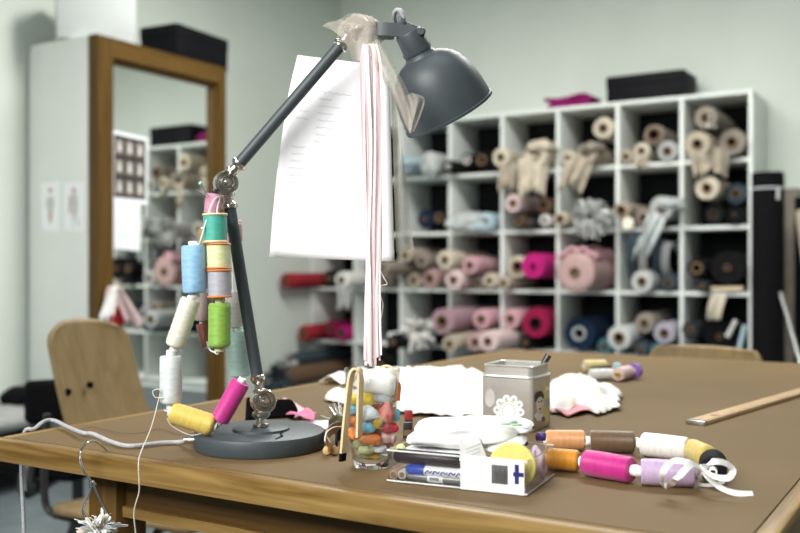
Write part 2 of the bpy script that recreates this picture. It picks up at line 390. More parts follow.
# boxes on top of the wardrobe
M_boxw = mat('white_box_card', (0.52, 0.55, 0.54), 0.7, var=0.02); M_boxb = mat('black_box_card', (0.005, 0.005, 0.007), 0.6, var=0.2)
def lidbox(name, label, c, ex, ey, h, m, lidh=0.07):
    r = thing(name, label, 'box', c)
    part('box_body', bbox(V(c)+UP*h*0.48, V(ex)*0.985, V(ey)*0.985, UP*h*0.48, 0.003), m, r)
    part('lid', bbox(V(c)+UP*(h-lidh/2+0.001), ex, ey, UP*lidh/2, 0.004), m, r); return r
wa, wb = P(57, 37, 4.647), P(136, 44, 4.79); wa.z = wb.z = WH+0.0005
we = (wb-wa); wn = UP.cross(we).normalized()
lidbox('storage_box', 'white cardboard box on top of the wardrobe', wa.lerp(wb, 0.5)+wn*0.125, we/2, wn*0.125, 0.24, M_boxw, 0.2)
ka = P(150, 50, 4.75); kb = P(226, 68, 5.5)
lidbox('storage_box', 'black cardboard box on top of the wardrobe', V((-3.83, 3.92, WH+0.0005)), V((0.13, 0.01, 0)), V((-0.017, 0.225, 0)), 0.185, M_boxb)

# ================================================================== shelf unit
sx = [SX0+PC*i for i in range(NC+1)]; sz = [STOP-PR*i for i in range(6)]; TH = 0.022
su = thing('pigeonhole_shelf', 'wide white pigeonhole shelf full of fabric rolls', 'shelf', ((SX0+SX1)/2, SD+0.2, 0))
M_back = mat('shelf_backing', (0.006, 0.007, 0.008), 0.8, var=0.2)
for i, x in enumerate(sx):
    end = i in (0, NC)
    part('side_panel' if end else 'divider', abox(x-TH/2, x+TH/2, SD, SD+0.40, 0.0 if end else 0.07+TH/2, STOP-TH/2 if not end else STOP+TH/2-0.0002, 0.001), M_white, su)
part('top_board', abox(SX0+TH/2, SX1-TH/2, SD-0.001, SD+0.40, STOP-TH/2, STOP+TH/2, 0.001), M_white, su)
for j in range(1, 6):
    for i in range(NC):
        part('shelf_board', abox(sx[i]+TH/2, sx[i+1]-TH/2, SD+0.001, SD+0.40, sz[j]-TH/2, sz[j]+TH/2, 0.001), M_white, su)
part('plinth', abox(SX0+TH/2, SX1-TH/2, SD+0.03, SD+0.05, 0, 0.058), M_white, su)
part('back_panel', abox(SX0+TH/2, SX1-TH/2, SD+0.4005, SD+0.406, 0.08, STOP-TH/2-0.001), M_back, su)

C = {'cream': (0.52, 0.465, 0.37), 'taupe': (0.24, 0.212, 0.178), 'beige': (0.38, 0.33, 0.26), 'white': (0.66, 0.65, 0.62), 'grey': (0.36, 0.37, 0.36),
     'black': (0.004, 0.004, 0.005), 'dark grey': (0.022, 0.026, 0.03), 'slate blue': (0.04, 0.06, 0.075), 'navy': (0.005, 0.016, 0.04), 'pale blue': (0.35, 0.48, 0.53),
     'pink': (0.52, 0.30, 0.34), 'pale pink': (0.62, 0.48, 0.47), 'dusty pink': (0.42, 0.28, 0.27), 'mauve grey': (0.22, 0.18, 0.19), 'mauve': (0.33, 0.21, 0.25), 'magenta': (0.40, 0.012, 0.15), 'crimson': (0.25, 0.008, 0.05),
     'red': (0.30, 0.02, 0.03), 'lavender': (0.34, 0.32, 0.38), 'brown': (0.13, 0.08, 0.05), 'silver grey': (0.46, 0.47, 0.46), 'teal': (0.05, 0.14, 0.17)}
def fab(c): return mat('fabric_'+c.replace(' ', '_'), C[c], 0.9, var=0.12, scale=14, bump=0.25, bscale=60, spec=0.2)
ROWN = ['top', 'second', 'third', 'fourth', 'bottom']; COLN = ['first', 'second', 'third', 'fourth', 'fifth', 'sixth', 'seventh', 'eighth']
seen = {}; nroll = [0]; CELL = {}
def roll(px, py, rp, colr, c, row, prot=None, core=0.42, corecol=None, endcol=None, extra=''):
    """a bolt lying in pigeonhole (c, row): its end face sits at the pixel, pulled out by prot metres"""
    x0, x1 = sx[c]+TH/2+0.004, sx[c+1]-TH/2-0.004; z0, z1 = sz[row+1]+TH/2+0.001, sz[row]-TH/2-0.003
    best = None
    for k in ([prot*100] if prot is not None else range(2, 62, 2)):
        Y = SD-k/100; e = plane(px, py, (0, Y, 0), V((0, 1, 0))); r = metre(rp, depth(e))
        err = max(0, x0+r-e.x)+max(0, e.x+r-x1)
        if best is None or err < best[0]-1e-4: best = (err, e, r)
    err, e, r = best; r = min(r, (x1-x0)/2-0.002)
    b = V((min(max(e.x, x0+r), x1-r), SD+0.385, min(max(e.z, z0+r), z1-r)))
    d = (b-e); ln = d.length; d.normalize()
    if e.y < SD:                                     # keep clear of the boards where it enters
        q = e+d*((SD-e.y)/d.y)
        qx = min(max(q.x, x0+r), x1-r); qz = min(max(q.z, z0+r), z1-r)
        e = e+V((qx-q.x, 0, qz-q.z)); d = b-e; ln = d.length; d.normalize()
    nroll[0] += 1; sd = nroll[0]*3.1
    lab = f'{colr} fabric roll{extra} in the {ROWN[row]} row, {COLN[c]} pigeonhole from the corner'.replace(' of great thickness', ' (thick)').replace(' bursting into a ruffle', ' with ruffle')
    root = thing('fabric_roll', lab, 'fabric roll', e+d*ln*0.5-UP*r, None)
    seen.setdefault(lab, []).append(root)
    rc = r*core
    lumps = [(0, rc), (0.004, r*0.7), (0.0, r*0.94), (0.006, r), (ln*0.12, r*0.985), (ln*0.3, r*1.0), (ln*0.55, r*0.99), (ln*0.8, r), (ln-0.004, r*0.99), (ln, r*0.94), (ln, rc)]
    part('rolled_fabric', lathe(lumps, e, d, 26, 0.035, sd), fab(endcol or colr), root, 50)
    v = lathe([(0.02, rc*0.72), (-0.012, rc*0.72), (-0.012, rc*0.999), (ln*0.4, rc*0.999)], e, d, 18)
    part('core_tube', v, fab(corecol) if corecol else M_card, root, 50)
    part('core_hollow', lathe([(0.018, rc*0.715), (0.019, 0)], e, d, 12), M_dark, root)
    root['_e'] = tuple(e); root['_d'] = tuple(d); root['_r'] = r
    CELL.setdefault((c, row), []).append([root, e, d, r, V((0, 0, 0)), (x0, x1, z0, z1)])
    return root
def E(rt): return V(rt['_e']), V(rt['_d']), rt['_r']
def flap(rt, name, colr, wpx, lpx, dx=0, dy=0, seed=0, fray=0.35, slant=0.0, m=None):
    """loose frayed cloth hanging from the end of a roll"""
    e, d, r = E(rt); Z = depth(e); wd_, ln_ = metre(wpx, Z), metre(lpx, Z); sc = metre(1, Z)
    top = e+d*0.03+RT*dx*sc-UP*dy*sc
    def fn(u, v):
        fr = 1-fray*v*abs(noise.noise(V((u*9+seed, 3.1, seed))))*1.6
        x = (u-0.5)*wd_*(1-0.25*v)+slant*v*ln_; z = -v*ln_*fr
        k = math.sin(u*math.pi*5+seed)*0.018*(0.3+v)+0.03*noise.noise(V((u*3+seed, v*2, 1)))
        arch = -abs(u-0.5)**2*1.2*wd_*0.6
        return top+RT*x+UP*(z+arch)-d*(0.03+k+0.02*v)
    return part(name, grid(fn, 26, 12), m or fab(colr), rt, 60, 0.002)
def fringe(rt, name, colr, rpx, n=60, seed=1, m=None):
    """ruffled bundle of strips bursting from the end of a roll"""
    e, d, r = E(rt); Z = depth(e); R = metre(rpx, Z); rnd = random.Random(seed); mb = MB()
    _, a1, a2 = frame(d)
    for i in range(n):
        a = rnd.uniform(0, 2*math.pi); o = (a1*math.cos(a)+a2*math.sin(a)); l = R*rnd.uniform(0.6, 1.1)
        p0 = e-d*rnd.uniform(0, 0.05)+o*r*0.4
        p1 = p0+o*l*0.6-d*rnd.uniform(0.0, 0.05); p2 = p0+o*l-d*rnd.uniform(-0.03, 0.04)-UP*R*rnd.uniform(0.05, 0.35)
        mb.add(*strip(spline([p0, p1, p2], 5), d+o.cross(d)*rnd.uniform(-1, 1), R*rnd.uniform(0.14, 0.3), 0.002))
    return mb.build(name, m or fab(colr), rt, 40)
def bundle(rt, name, m, rpx, dx=0, dy=0, seed=0, sq=(1.5, 0.7)):
    """crumpled cloth heaped over a roll"""
    e, d, r = E(rt); Z = depth(e); R = metre(rpx, Z); c = e+RT*metre(dx, Z)-UP*metre(dy, Z)+d*0.02
    bm = bmesh.new(); bmesh.ops.create_icosphere(bm, subdivisions=4, radius=1)
    for v in bm.verts:
        q = v.co.copy(); k = 1+0.35*noise.noise(q*2.2+V((seed, 0, 0)))+0.30*abs(noise.noise(q*5+V((0, seed, 0))))
        v.co = c+(RT*q.x*sq[0]+FW*q.y*1.2+UP*q.z*sq[1])*R*k
    vv = [v.co.copy() for v in bm.verts]; ff = [tuple(a.index for a in f.verts) for f in bm.faces]; bm.free()
    return part(name, (vv, ff), m, rt, 80)
gauze = sheer('grey_gauze', (0.62, 0.66, 0.66), 0.62); gauzeb = sheer('blue_gauze', (0.45, 0.58, 0.62), 0.62)
# ---- top row
r = roll(405, 163, 9, 'pale blue', 2, 0, 0.14, core=0.35); bundle(r, 'gauze_heap', gauzeb, 9, 4, -1, 1)
r = roll(435, 161, 10, 'silver grey', 2, 0, 0.14); bundle(r, 'gauze_heap', gauze, 9, 0, 4, 2, (1, 1.2))
roll(449, 167, 6.5, 'black', 3, 0, corecol='white'); roll(464, 162, 7.5, 'black', 3, 0, corecol='white', core=0.6, extra=', wide white core,'); roll(482, 160, 9, 'black', 3, 0, extra=', brown core,', core=0.6)
r = roll(501, 157, 9.5, 'cream', 4, 0); flap(r, 'frayed_edge', 'beige', 20, 30, 8, 4, 1)
r = roll(541, 157, 12.5, 'cream', 4, 0, 0.14, extra=' wrapped in ragged cloth'); flap(r, 'frayed_edge', 'cream', 30, 42, -2, 0, 2); bundle(r, 'crumpled_cloth', fab('cream'), 9, 5, -8, 5)
r = roll(586, 155, 10.5, 'beige', 5, 0, 0.14); flap(r, 'frayed_edge', 'beige', 30, 36, -6, 2, 3, 0.35, -0.3); bundle(r, 'crumpled_cloth', fab('taupe'), 8, 6, -6, 6)
r = roll(568, 158, 8, 'cream', 5, 0)
roll(615, 127, 11, 'cream', 5, 0, extra=' held high'); 
roll(627, 154, 7.5, 'beige', 6, 0); r = roll(637, 150.5, 8.5, 'cream', 6, 0); flap(r, 'frayed_edge', 'cream', 16, 14, 0, 4, 4)
roll(658, 145, 10.5, 'taupe', 6, 0, core=0.72); roll(673, 147, 10.5, 'grey', 6, 0)
r = roll(705, 120.5, 11.5, 'taupe', 7, 0, 0.16)
e, d, rr = E(r); part('price_tag', bbox(e-d*0.006+RT*0.035-UP*0.025, RT*0.024, d*0.001, UP*0.034), M_paper, r)
roll(734, 142, 13.5, 'taupe', 7, 0, 0.05, extra=' on the outer side')
r = roll(700, 151, 13, 'beige', 7, 0, 0.2); flap(r, 'loose_end', 'beige', 40, 28, 12, 2, 8, 0.5, 0.1)
# ---- second row
r = roll(428, 219, 9, 'navy', 2, 1, core=0.3); roll(441, 218, 7.5, 'black', 2, 1, core=0.65)
r = roll(456, 225, 6, 'taupe', 3, 1, core=0.6); r = roll(473, 220, 8.5, 'grey', 3, 1, 0.12); bundle(r, 'gauze_heap', gauze, 12, 2, 4, 11, (1.7, 0.8)); r = roll(491, 222, 9, 'pale blue', 3, 1, 0.10); bundle(r, 'gauze_heap', gauzeb, 8, -4, 6, 13)
roll(513, 203, 9, 'pale pink', 4, 1, 0.14); roll(544, 206, 8, 'brown', 4, 1, core=0.6)
roll(520, 221, 6, 'brown', 4, 1, 0.08, core=0.65, extra=' of small size'); roll(531, 222, 5.5, 'dark grey', 4, 1, 0.08); roll(543, 220, 6, 'white', 4, 1)
roll(561, 218, 7, 'cream', 5, 1, core=0.6); roll(576, 217, 9, 'white', 5, 1)
r = roll(592, 221, 10, 'silver grey', 5, 1, 0.2, extra=' bursting into a ruffle'); fringe(r, 'ruffle', 'silver grey', 17, 110, 3)
r = roll(622, 214, 8.5, 'beige', 6, 1, core=0.6); e, d, rr = E(r); part('paper_tag', lathe([(0, 0), (0, 0.036), (0.002, 0.036), (0.002, 0)], e-d*0.012+RT*0.04-UP*0.075, d, 18), mat('cream_tag', (0.78, 0.74, 0.6), 0.8), r)
roll(648, 216, 9.5, 'taupe', 6, 1); r = roll(674, 212, 12, 'grey', 6, 1, 0.14); bundle(r, 'gauze_heap', gauze, 9, 8, -4, 21); flap(r, 'lace_end', 'grey', 22, 46, -4, 4, 12, 0.4, -0.35, gauze)
roll(708, 188, 12, 'cream', 7, 1, 0.16); roll(737, 195, 10.5, 'slate blue', 7, 1)
roll(714, 214, 9, 'dark grey', 7, 1); roll(735, 213, 10, 'black', 7, 1, core=0.2)
# ---- third row
roll(287, 281, 7.5, 'red', 0, 2, core=0.5); roll(322, 280, 8, 'black', 0, 2, core=0.5)
r = roll(342, 281, 8.5, 'white', 1, 2); flap(r, 'loose_end', 'grey', 16, 26, 4, 4, 31); roll(365, 276, 10, 'dark grey', 1, 2)
roll(384, 266, 7, 'taupe', 2, 2, extra=' (slim)'); roll(398, 282, 7.5, 'taupe', 1, 2, 0.1, extra=' near the divider'); roll(401, 264, 7.5, 'beige', 2, 2); roll(411, 281, 8, 'beige', 2, 2, extra=' at the bottom'); roll(422, 268, 7.5, 'taupe', 2, 2, 0.1)
r = roll(428, 281, 10, 'dusty pink', 2, 2); roll(444, 268, 9.5, 'cream', 3, 2, 0.2)
r = roll(457, 282, 10, 'pale pink', 3, 2, 0.16); roll(470, 265, 9, 'pink', 3, 2, 0.14); roll(481, 283, 6.5, 'taupe', 3, 2); roll(494.5, 283.5, 7.5, 'cream', 3, 2, 0.05, extra=' at the divider')
roll(518, 278, 11, 'cream', 4, 2, core=0.6); roll(503, 284, 7, 'beige', 4, 2, 0.10)
roll(543, 271, 13, 'magenta', 4, 2, 0.18, core=0.3, corecol='magenta')
r = roll(575, 277, 20, 'dusty pink', 5, 2, 0.30, core=0.28, extra=' of great thickness'); 
r.children[0].data.materials[0] = fab('mauve grey')
e, d, rr = E(r); part('end_face', lathe([(-0.003, rr*0.27), (-0.004, rr*0.6), (-0.003, rr*0.93), (0.008, rr*1.005)], e, d, 26, 0.03, 4), fab('dusty pink'), r, 60)
e, d, rr = E(r)
def pinkcloth(u, v):
    a = (u-0.5)*1.9; k = 0.012*noise.noise(V((u*5, v*5, 2)))+0.008*math.sin(u*22+v*4)
    return e+d*(0.02+v*0.42)+(RT*math.sin(a)+UP*math.cos(a))*(rr*1.04+0.016+k)
big = r; pc = part('folded_cloth', grid(pinkcloth, 30, 12), fab('pink'), None, 60, 0.02)
tag(pc, 'pink folded cloth draped over the thick dusty pink roll', 'cloth')
r = roll(643, 289, 11, 'grey', 6, 2, 0.14, endcol='silver grey')
e, d, rr = E(r)
for k, (ax, w1, h1) in enumerate(((-14, 9, 48), (-4, 8, 44), (10, 9, 44), (20, 8, 40))):
    sc = metre(1, depth(e)); mb = MB()
    pts = spline([e+d*0.12+RT*ax*sc+UP*0.02, e+d*0.05+RT*(ax+3*math.sin(k))*sc+UP*h1*sc*0.5, e+d*0.10+RT*(ax+2)*sc+UP*h1*sc*0.95, e+d*0.3+RT*(ax+8)*sc+UP*h1*sc*0.7], 16)
    mb.add(*strip(pts, RT+FW*0.3, w1*sc, 0.012)); mb.build('fabric_loop', fab('grey' if k % 2 else 'slate blue') if k != 1 else fab('silver grey'), r, 40)
roll(667, 285, 9, 'slate blue', 6, 2); 
r = roll(697, 268, 10, 'black', 7, 2, 0.08, core=0.6); roll(728, 268, 17, 'black', 7, 2, 0.06, core=0.2, extra=' of great thickness'); roll(702, 287, 6, 'dark grey', 7, 2, 0.12)
pl = thing('wooden_lath', 'pale wooden lath lying among black rolls in the third row', 'lath', (0, 0, 0))
a = plane(711, 289, (0, SD-0.06, 0), V((0, 1, 0))); b = plane(743, 288.5, (0, SD-0.06, 0), V((0, 1, 0))); a.x += 0.0
part('lath_body', strip([a, b], UP, 0.026, 0.012), mat('lath_wood', (0.55, 0.45, 0.3), 0.7), pl); pl.location = (0, 0, 0)
# ---- fourth row
roll(304, 336, 8, 'red', 0, 3, core=0.5); roll(321, 336, 8.5, 'crimson', 0, 3); roll(342, 335, 8, 'magenta', 0, 3, 0.06, core=0.5)
r = roll(404, 343, 8, 'black', 2, 3, 0.45, core=0.4); e, d, rr = E(r)
part('white_selvedge', strip([e+UP*rr*0.9-RT*rr*0.5, e+d*0.42+UP*rr*0.9-RT*rr*0.5], RT+UP*0.5, 0.02, 0.02), M_wht, r)
r = roll(434, 349, 9, 'silver grey', 2, 3, 0.3); fringe(r, 'lace_flowers', 'white', 14, 70, 9); roll(450, 334, 13, 'mauve', 3, 3, 0.3, core=0.5); roll(451, 349, 8.5, 'beige', 3, 3, 0.34)
roll(484, 328.5, 10, 'pink', 3, 3, 0.12); roll(480, 346, 9.5, 'dusty pink', 3, 3, 0.24); roll(497, 340.5, 10.5, 'pale pink', 4, 3, 0.36)
roll(515, 330, 10, 'pink', 4, 3, 0.1); roll(544, 340, 15, 'crimson', 4, 3, 0.1, core=0.4, corecol='black'); roll(520, 345, 8, 'black', 4, 3, 0.06, core=0.4)
roll(586, 338, 16.5, 'navy', 5, 3, 0.12, core=0.45, corecol='grey'); roll(606, 348, 8, 'teal', 5, 3, 0.05)
roll(618, 339, 12, 'silver grey', 6, 3, 0.22, core=0.5); roll(646, 334.5, 10, 'taupe', 6, 3, 0.08); roll(668, 337, 11, 'lavender', 6, 3, 0.08); roll(655, 349, 7, 'teal', 6, 3, 0.1); roll(637, 349, 7.5, 'slate blue', 6, 3, 0.12)
roll(692, 331, 8.5, 'dark grey', 7, 3, 0.06); roll(715, 335, 16, 'black', 7, 3, -0.06, core=0.2)
# bottom row, only its corner end shows
r = roll(273, 371, 10, 'brown', 0, 4); fringe(r, 'frayed_flower', 'slate blue', 15, 50, 17); r = roll(293, 366, 7.5, 'slate blue', 0, 4); fringe(r, 'frayed_flower', 'silver grey', 8, 30, 19)
roll(380, 368, 14, 'black', 1, 4, 0.05, extra=' (thick)')
def at(it, Y): return it[1]+it[2]*((Y-it[1].y)/it[2].y)+it[4]
def settle(items):
    for _ in range(80):
        for i in range(len(items)):
            for j in range(i+1, len(items)):
                a, b = items[i], items[j]; worst = None
                for Y in (SD+0.38, SD+0.15, max(a[1].y, b[1].y)):
                    v = at(b, Y)-at(a, Y); v.y = 0; g = a[3]+b[3]+0.003-v.length
                    if worst is None or g > worst[0]: worst = (g, v)
                if worst[0] > 0:
                    v = worst[1].normalized() if worst[1].length > 1e-4 else V((1, 0, 0)); a[4] -= v*worst[0]*0.5; b[4] += v*worst[0]*0.5
        for it in items:
            x0, x1, z0, z1 = it[5]; r = it[3]
            for Y in (SD+0.385, SD+0.002):
                p = at(it, Y)
                it[4].x += max(0, x0+r-p.x)-max(0, p.x+r-x1); it[4].z += max(0, z0+r-p.z)-max(0, p.z+r-z1)
for items in CELL.values():
    settle(items)
    for it in items:
        it[0].location += it[4]
        if it[0] is big: pc.location += it[4]
for lab, rs in seen.items():
    for q in rs:
        for k in ('_e', '_d', '_r'):
            if k in q: del q[k]
        if len(rs) > 1: q['group'] = 'alike '+lab.split(' in the ')[0]+'s sharing a pigeonhole'
# scraps in the right column
fp = V((0, SD-0.005, 0)); fn_ = V((0, -1, 0))
def hang(name, label, cat, poly4, Y, m, bulge=0.02, th=0.004):
    q = [plane(x, y, (0, Y, 0), V((0, 1, 0))) for x, y in poly4]
    def fn(u, v):
        p = q[0].lerp(q[1], u).lerp(q[3].lerp(q[2], u), v); return p+V((0, -1, 0))*(bulge*math.sin(u*6+v*2)*0.5+bulge*math.sin(v*math.pi))
    o = part(name, grid(fn, 10, 10), m, None, 60, th); return tag(o, label, cat)
hang('cloth_scrap', 'cream cloth scrap hanging below the third shelf board beside black rolls', 'cloth', [(711, 295), (727, 295), (721, 320), (707, 320)], SD-0.06, fab('cream'))
for k, (a, b) in enumerate((((736, 320), (727, 337)), ((745, 325), (738, 354)))):
    p, q = plane(*a, (0, SD+0.03, 0), V((0, 1, 0))), plane(*b, (0, SD+0.015, 0), V((0, 1, 0)))
    o = part('cardboard_tube', tube([p, q], 0.014, 10), fab('pale blue' if k else 'white')); tag(o, ('short white' if not k else 'long pale blue')+' tube leaning in the fourth row, eighth pigeonhole', 'tube')
# on top of the shelf
def px_top(px): return plane(px, 95, (0, SD+0.05, 0), V((0, 1, 0))).x
xa, xb = px_top(606), px_top(684)
lidbox('storage_box', 'long black cardboard box on top of the pigeonhole shelf', V(((xa+xb)/2, SD+0.20, STOP+TH/2+0.0005)), V(((xb-xa)/2, 0, 0)), V((0, 0.15, 0)), 0.165, M_boxb)
xa, xb = px_top(548), px_top(592)
mg_ = thing('folded_fabric', 'magenta folded fabric on top of the pigeonhole shelf', 'fabric', ((xa+xb)/2, SD+0.1, STOP+TH/2))
for k in range(3):
    def fn(u, v, k=k):
        x = xa+(xb-xa)*(0.02+0.96*u)+0.012*k*(1 if k % 2 else -1); 
        return V((x, SD+0.03+0.17*v, STOP+TH/2+0.014+k*0.022+0.006*math.sin(u*7+k)+0.005*noise.noise(V((u*4, v*4, k)))+(u*0.008)))
    part('fold', grid(fn, 16, 8), fab('magenta'), mg_, 60, 0.02)
C['plum'] = (0.22, 0.01, 0.11)
for ch in mg_.children: ch.data.materials[0] = fab('plum')

# ================================================================== rolls standing right of the shelf
def stand(label, x, y, h, r, m, lean=(0, 0), core=True):
    p = V((x, y, 0.0)); d = V((lean[0], lean[1], 1)).normalized(); p += UP*r*(abs(lean[0])+abs(lean[1]))
    t = thing('standing_roll', label, 'fabric roll', (x, y, 0))
    part('rolled_fabric', lathe([(0, 0), (0, r*0.95), (0.006, r), (h*0.3, r*1.01), (h*0.7, r), (h-0.01, r), (h, r*0.95), (h, r*0.35)], p, d, 28, 0.02, x*7), m, t, 50)
    part('core_tube', lathe([(h-0.05, r*0.25), (h+0.004, r*0.25), (h+0.004, r*0.36), (h-0.05, r*0.36)], p, d, 16), M_card, t, 50)
    return t, p, d
t, p, d = stand('tall black fabric roll with a stitched band, standing right of the shelf', -0.95, 5.34, 1.49, 0.083, M_black)
part('tie_band', lathe([(1.40, 0.083), (1.40, 0.0865), (1.409, 0.0865), (1.409, 0.083)], p, d, 28), mat('grey_tape', (0.5, 0.52, 0.52), 0.7), t)
part('tie_end', strip([p+d*1.405-FW*0.087+RT*0.02, p+d*1.34-FW*0.09+RT*0.018], RT, 0.016, 0.003), MATS['grey_tape'], t)
stand('beige fabric roll standing against the wall behind the black rolls', -0.90, 5.80, 1.435, 0.05, fab('taupe'), (0.0, 0.02))
stand('shorter black fabric roll standing before the beige roll', -0.79, 5.62, 1.37, 0.07, M_black)
stand('slim beige roll leaning towards the tall black roll', -0.60, 5.26, 1.30, 0.036, fab('beige'), (-0.15, 0.12))
o = part('aluminium_pole', tube([V((-0.62, 5.08, 0.012)), V((-0.87, 5.24, 0.85))], 0.011, 10), M_steel); tag(o, 'thin metal pole leaning on the tall black roll', 'pole')

# ================================================================== plywood chairs
M_tube = mat('chair_tube', (0.05, 0.052, 0.055), 0.35, 0.6, 0.1)
def chair(label, bx, by, rz, top, seatz, wtop, wbot, seatd=0.38, drop=0.020, rnd_=0.42):
    """shell chair: local +x is forward; back at local x=0"""
    root = thing('plywood_chair', label, 'chair', (bx, by, 0))
    f = V((math.cos(rz), math.sin(rz), 0)); s = V((-math.sin(rz), math.cos(rz), 0)); o = V((bx, by, 0))
    H = top-seatz
    def back(u, v):                                     # v 0 bottom .. 1 top
        wv = wbot+(wtop-wbot)*v
        if v > 0.80: wv *= math.sqrt(max(0.0, 1-((v-0.80)/0.20)**2*rnd_))
        a = (u-0.5)*2; z = seatz+0.13+(H-0.13)*v
        if v > 0.86: z -= drop*abs(a)**2.5*((v-0.86)/0.14)
        return o+s*(a*wv/2)+UP*z+f*(0.06-0.09*v+0.035*a*a+0.02*(1-v)**4)
    part('backrest', grid(back, 16, 24), M_ply, root, 60, 0.011)
    def seat(u, v):
        a = (u-0.5)*2; x = 0.04+seatd*v; wv = 0.36+0.04*math.sin(v*3)
        if v > 0.85: wv *= 1-0.25*((v-0.85)/0.15)**2
        if v < 0.15: wv *= 1-0.25*((0.15-v)/0.15)**2
        return o+s*(a*wv/2)+f*x+UP*(seatz+0.008*a*a-(0.03*((v-0.85)/0.15)**2 if v > 0.85 else 0)+0.006*v)
    part('seat', grid(seat, 14, 18), M_ply, root, 60, 0.011)
    for q in (-1, 1):
        b0 = o+s*q*0.13
        part('back_support', tube(spline([b0+f*0.16+UP*(seatz-0.015), b0+f*0.02+UP*(seatz-0.015), b0-f*0.005+UP*(seatz+0.06), b0+f*0.005+UP*(seatz+H*0.5)], 14), 0.009, 8), M_tube, root)
        part('leg', tube([b0+f*0.10+UP*(seatz-0.018), b0+s*q*0.05-f*0.05+UP*0.0], 0.010, 8), M_tube, root)
        part('leg', tube([b0+f*0.34+UP*(seatz-0.018), b0+s*q*0.05+f*0.40+UP*0.0], 0.010, 8), M_tube, root)
    part('seat_rail', tube([o+f*0.10-s*0.13+UP*(seatz-0.02), o+f*0.10+s*0.13+UP*(seatz-0.02)], 0.009, 8), M_tube, root)
    part('seat_rail', tube([o+f*0.34-s*0.13+UP*(seatz-0.02), o+f*0.34+s*0.13+UP*(seatz-0.02)], 0.009, 8), M_tube, root)
    return root, f, s, o
ch, f, s, o = chair('plywood shell chair with two bolt holes, pushed to the table beside the lamp', -1.93, 1.62, math.radians(6), 0.846, 0.40, 0.275, 0.285)
for (x, y, fo) in ((68, 392, 0.050), (90, 385, 0.040)):
    q = plane(x, y, o+f*fo, f)
    part('bolt_hole', lathe([(-0.004, 0), (-0.004, 0.0085), (0.004, 0.0085), (0.004, 0)], q, f, 12), M_dark, ch)
chair('plywood chair standing behind the far table edge', -0.665, 2.78, math.radians(-97), 0.748, 0.40, 0.33, 0.34, 0.30, 0.004, 0.25)

# black task chair and bench things on the left
tc_ = P(78, 480, 3.0); tx, ty = tc_.x, tc_.y
tk = thing('task_chair', 'black upholstered task chair behind the plywood chair', 'chair', (tx, ty, 0))
part('seat_pad', bbox((tx, ty, 0.385), (0.21, 0, 0), (0, 0.21, 0), (0, 0, 0.035), 0.03, 4), M_black, tk)
part('gas_column', lathe([(0.05, 0), (0.05, 0.028), (0.2, 0.028), (0.2, 0.018), (0.35, 0.018), (0.35, 0)], (tx, ty, 0), UP, 16), M_tube, tk)
for k in range(5):
    a = k*2*math.pi/5+0.3; q = V((math.cos(a), math.sin(a), 0))
    part('base_arm', tube([V((tx, ty, 0.09)), V((tx, ty, 0.055))+q*0.25], [0.022, 0.013], 8), M_tube, tk)
    part('caster', lathe([(-0.012, 0), (-0.012, 0.022), (0.012, 0.022), (0.012, 0)], V((tx, ty, 0.0225))+q*0.25, q.cross(UP), 14), M_black, tk)
bp_ = P(44, 395, 2.75)
part('back_stem', tube(spline([V((tx, ty, 0.36)), P(28, 492, 2.72), P(30, 460, 2.75), P(40, 405, 2.77)], 12), 0.02, 8), M_tube, tk)
part('back_pad', bbox(P(62, 400, 2.76), V((0.02, -0.01, 0)), V((0.05, 0.09, 0)), UP*0.062, 0.018, 4), M_black, tk)
bench = thing('low_bench', 'low grey bench along the wall beside the wardrobe', 'bench', (-3.85, 2.45, 0))
M_bench = mat('bench_grey', (0.12, 0.13, 0.14), 0.7)
part('bench_top', abox(-4.14, -3.5, 1.6, 3.05, 0.13, 0.16, 0.004), M_bench, bench)
for x in (-4.11, -3.57):
    for y in (1.64, 2.95): part('leg', abox(x, x+0.04, y, y+0.04, 0, 0.1295), M_bench, bench)
def blanket(label, z, col, cx, cy, wx, wy, sd):
    def fn(u, v):
        a = (u-0.5)*2; b = (v-0.5)*2
        return V((cx+a*wx+0.02*noise.noise(V((a*2, b*2, sd))), cy+b*wy+0.02*noise.noise(V((a*2, b*2, sd+4))), z+0.012*noise.noise(V((a*3+sd, b*3, 0)))-0.01*max(abs(a), abs(b))**6))
    o = part('folded_blanket', grid(fn, 20, 20), fab(col), None, 70, 0.055); return tag(o, label, 'blanket')
C['blue grey'] = (0.20, 0.235, 0.255); C['hot pink'] = (0.70, 0.03, 0.22)
blanket('blue grey folded blanket, lower one on the bench', 0.215, 'blue grey', -3.82, 2.35, 0.27, 0.55, 1)
blanket('grey folded blanket on top of the bench pile', 0.31, 'grey', -3.80, 2.45, 0.25, 0.5, 5)
bg = thing('cloth_bag', 'slumped black cloth bag on the folded blankets', 'bag', (-3.74, 2.55, 0.35))
def lump(c, rx, ry, rz, sd, amp=0.25, sub=3):
    bm = bmesh.new(); bmesh.ops.create_icosphere(bm, subdivisions=sub, radius=1)
    for v in bm.verts:
        q = v.co.copy(); k = 1+amp*noise.noise(q*1.6+V((sd, sd, 0)))
        v.co = V(c)+(RT*q.x*rx+FW*q.y*ry+UP*(q.z if q.z > -0.6 else -0.6)*rz)*k
    vv = [v.co.copy() for v in bm.verts]; ff = [tuple(a.index for a in f.verts) for f in bm.faces]; bm.free(); return vv, ff
part('bag_body', lump(P(20, 397, 4.45), 0.085, 0.09, 0.055, 3), M_black, bg, 70)
sp = P(33, 400, 4.40)
part('pink_lining', lump(P(33.5, 397, 4.36), 0.022, 0.03, 0.06, 8, 0.4), fab('hot pink'), bg, 70)
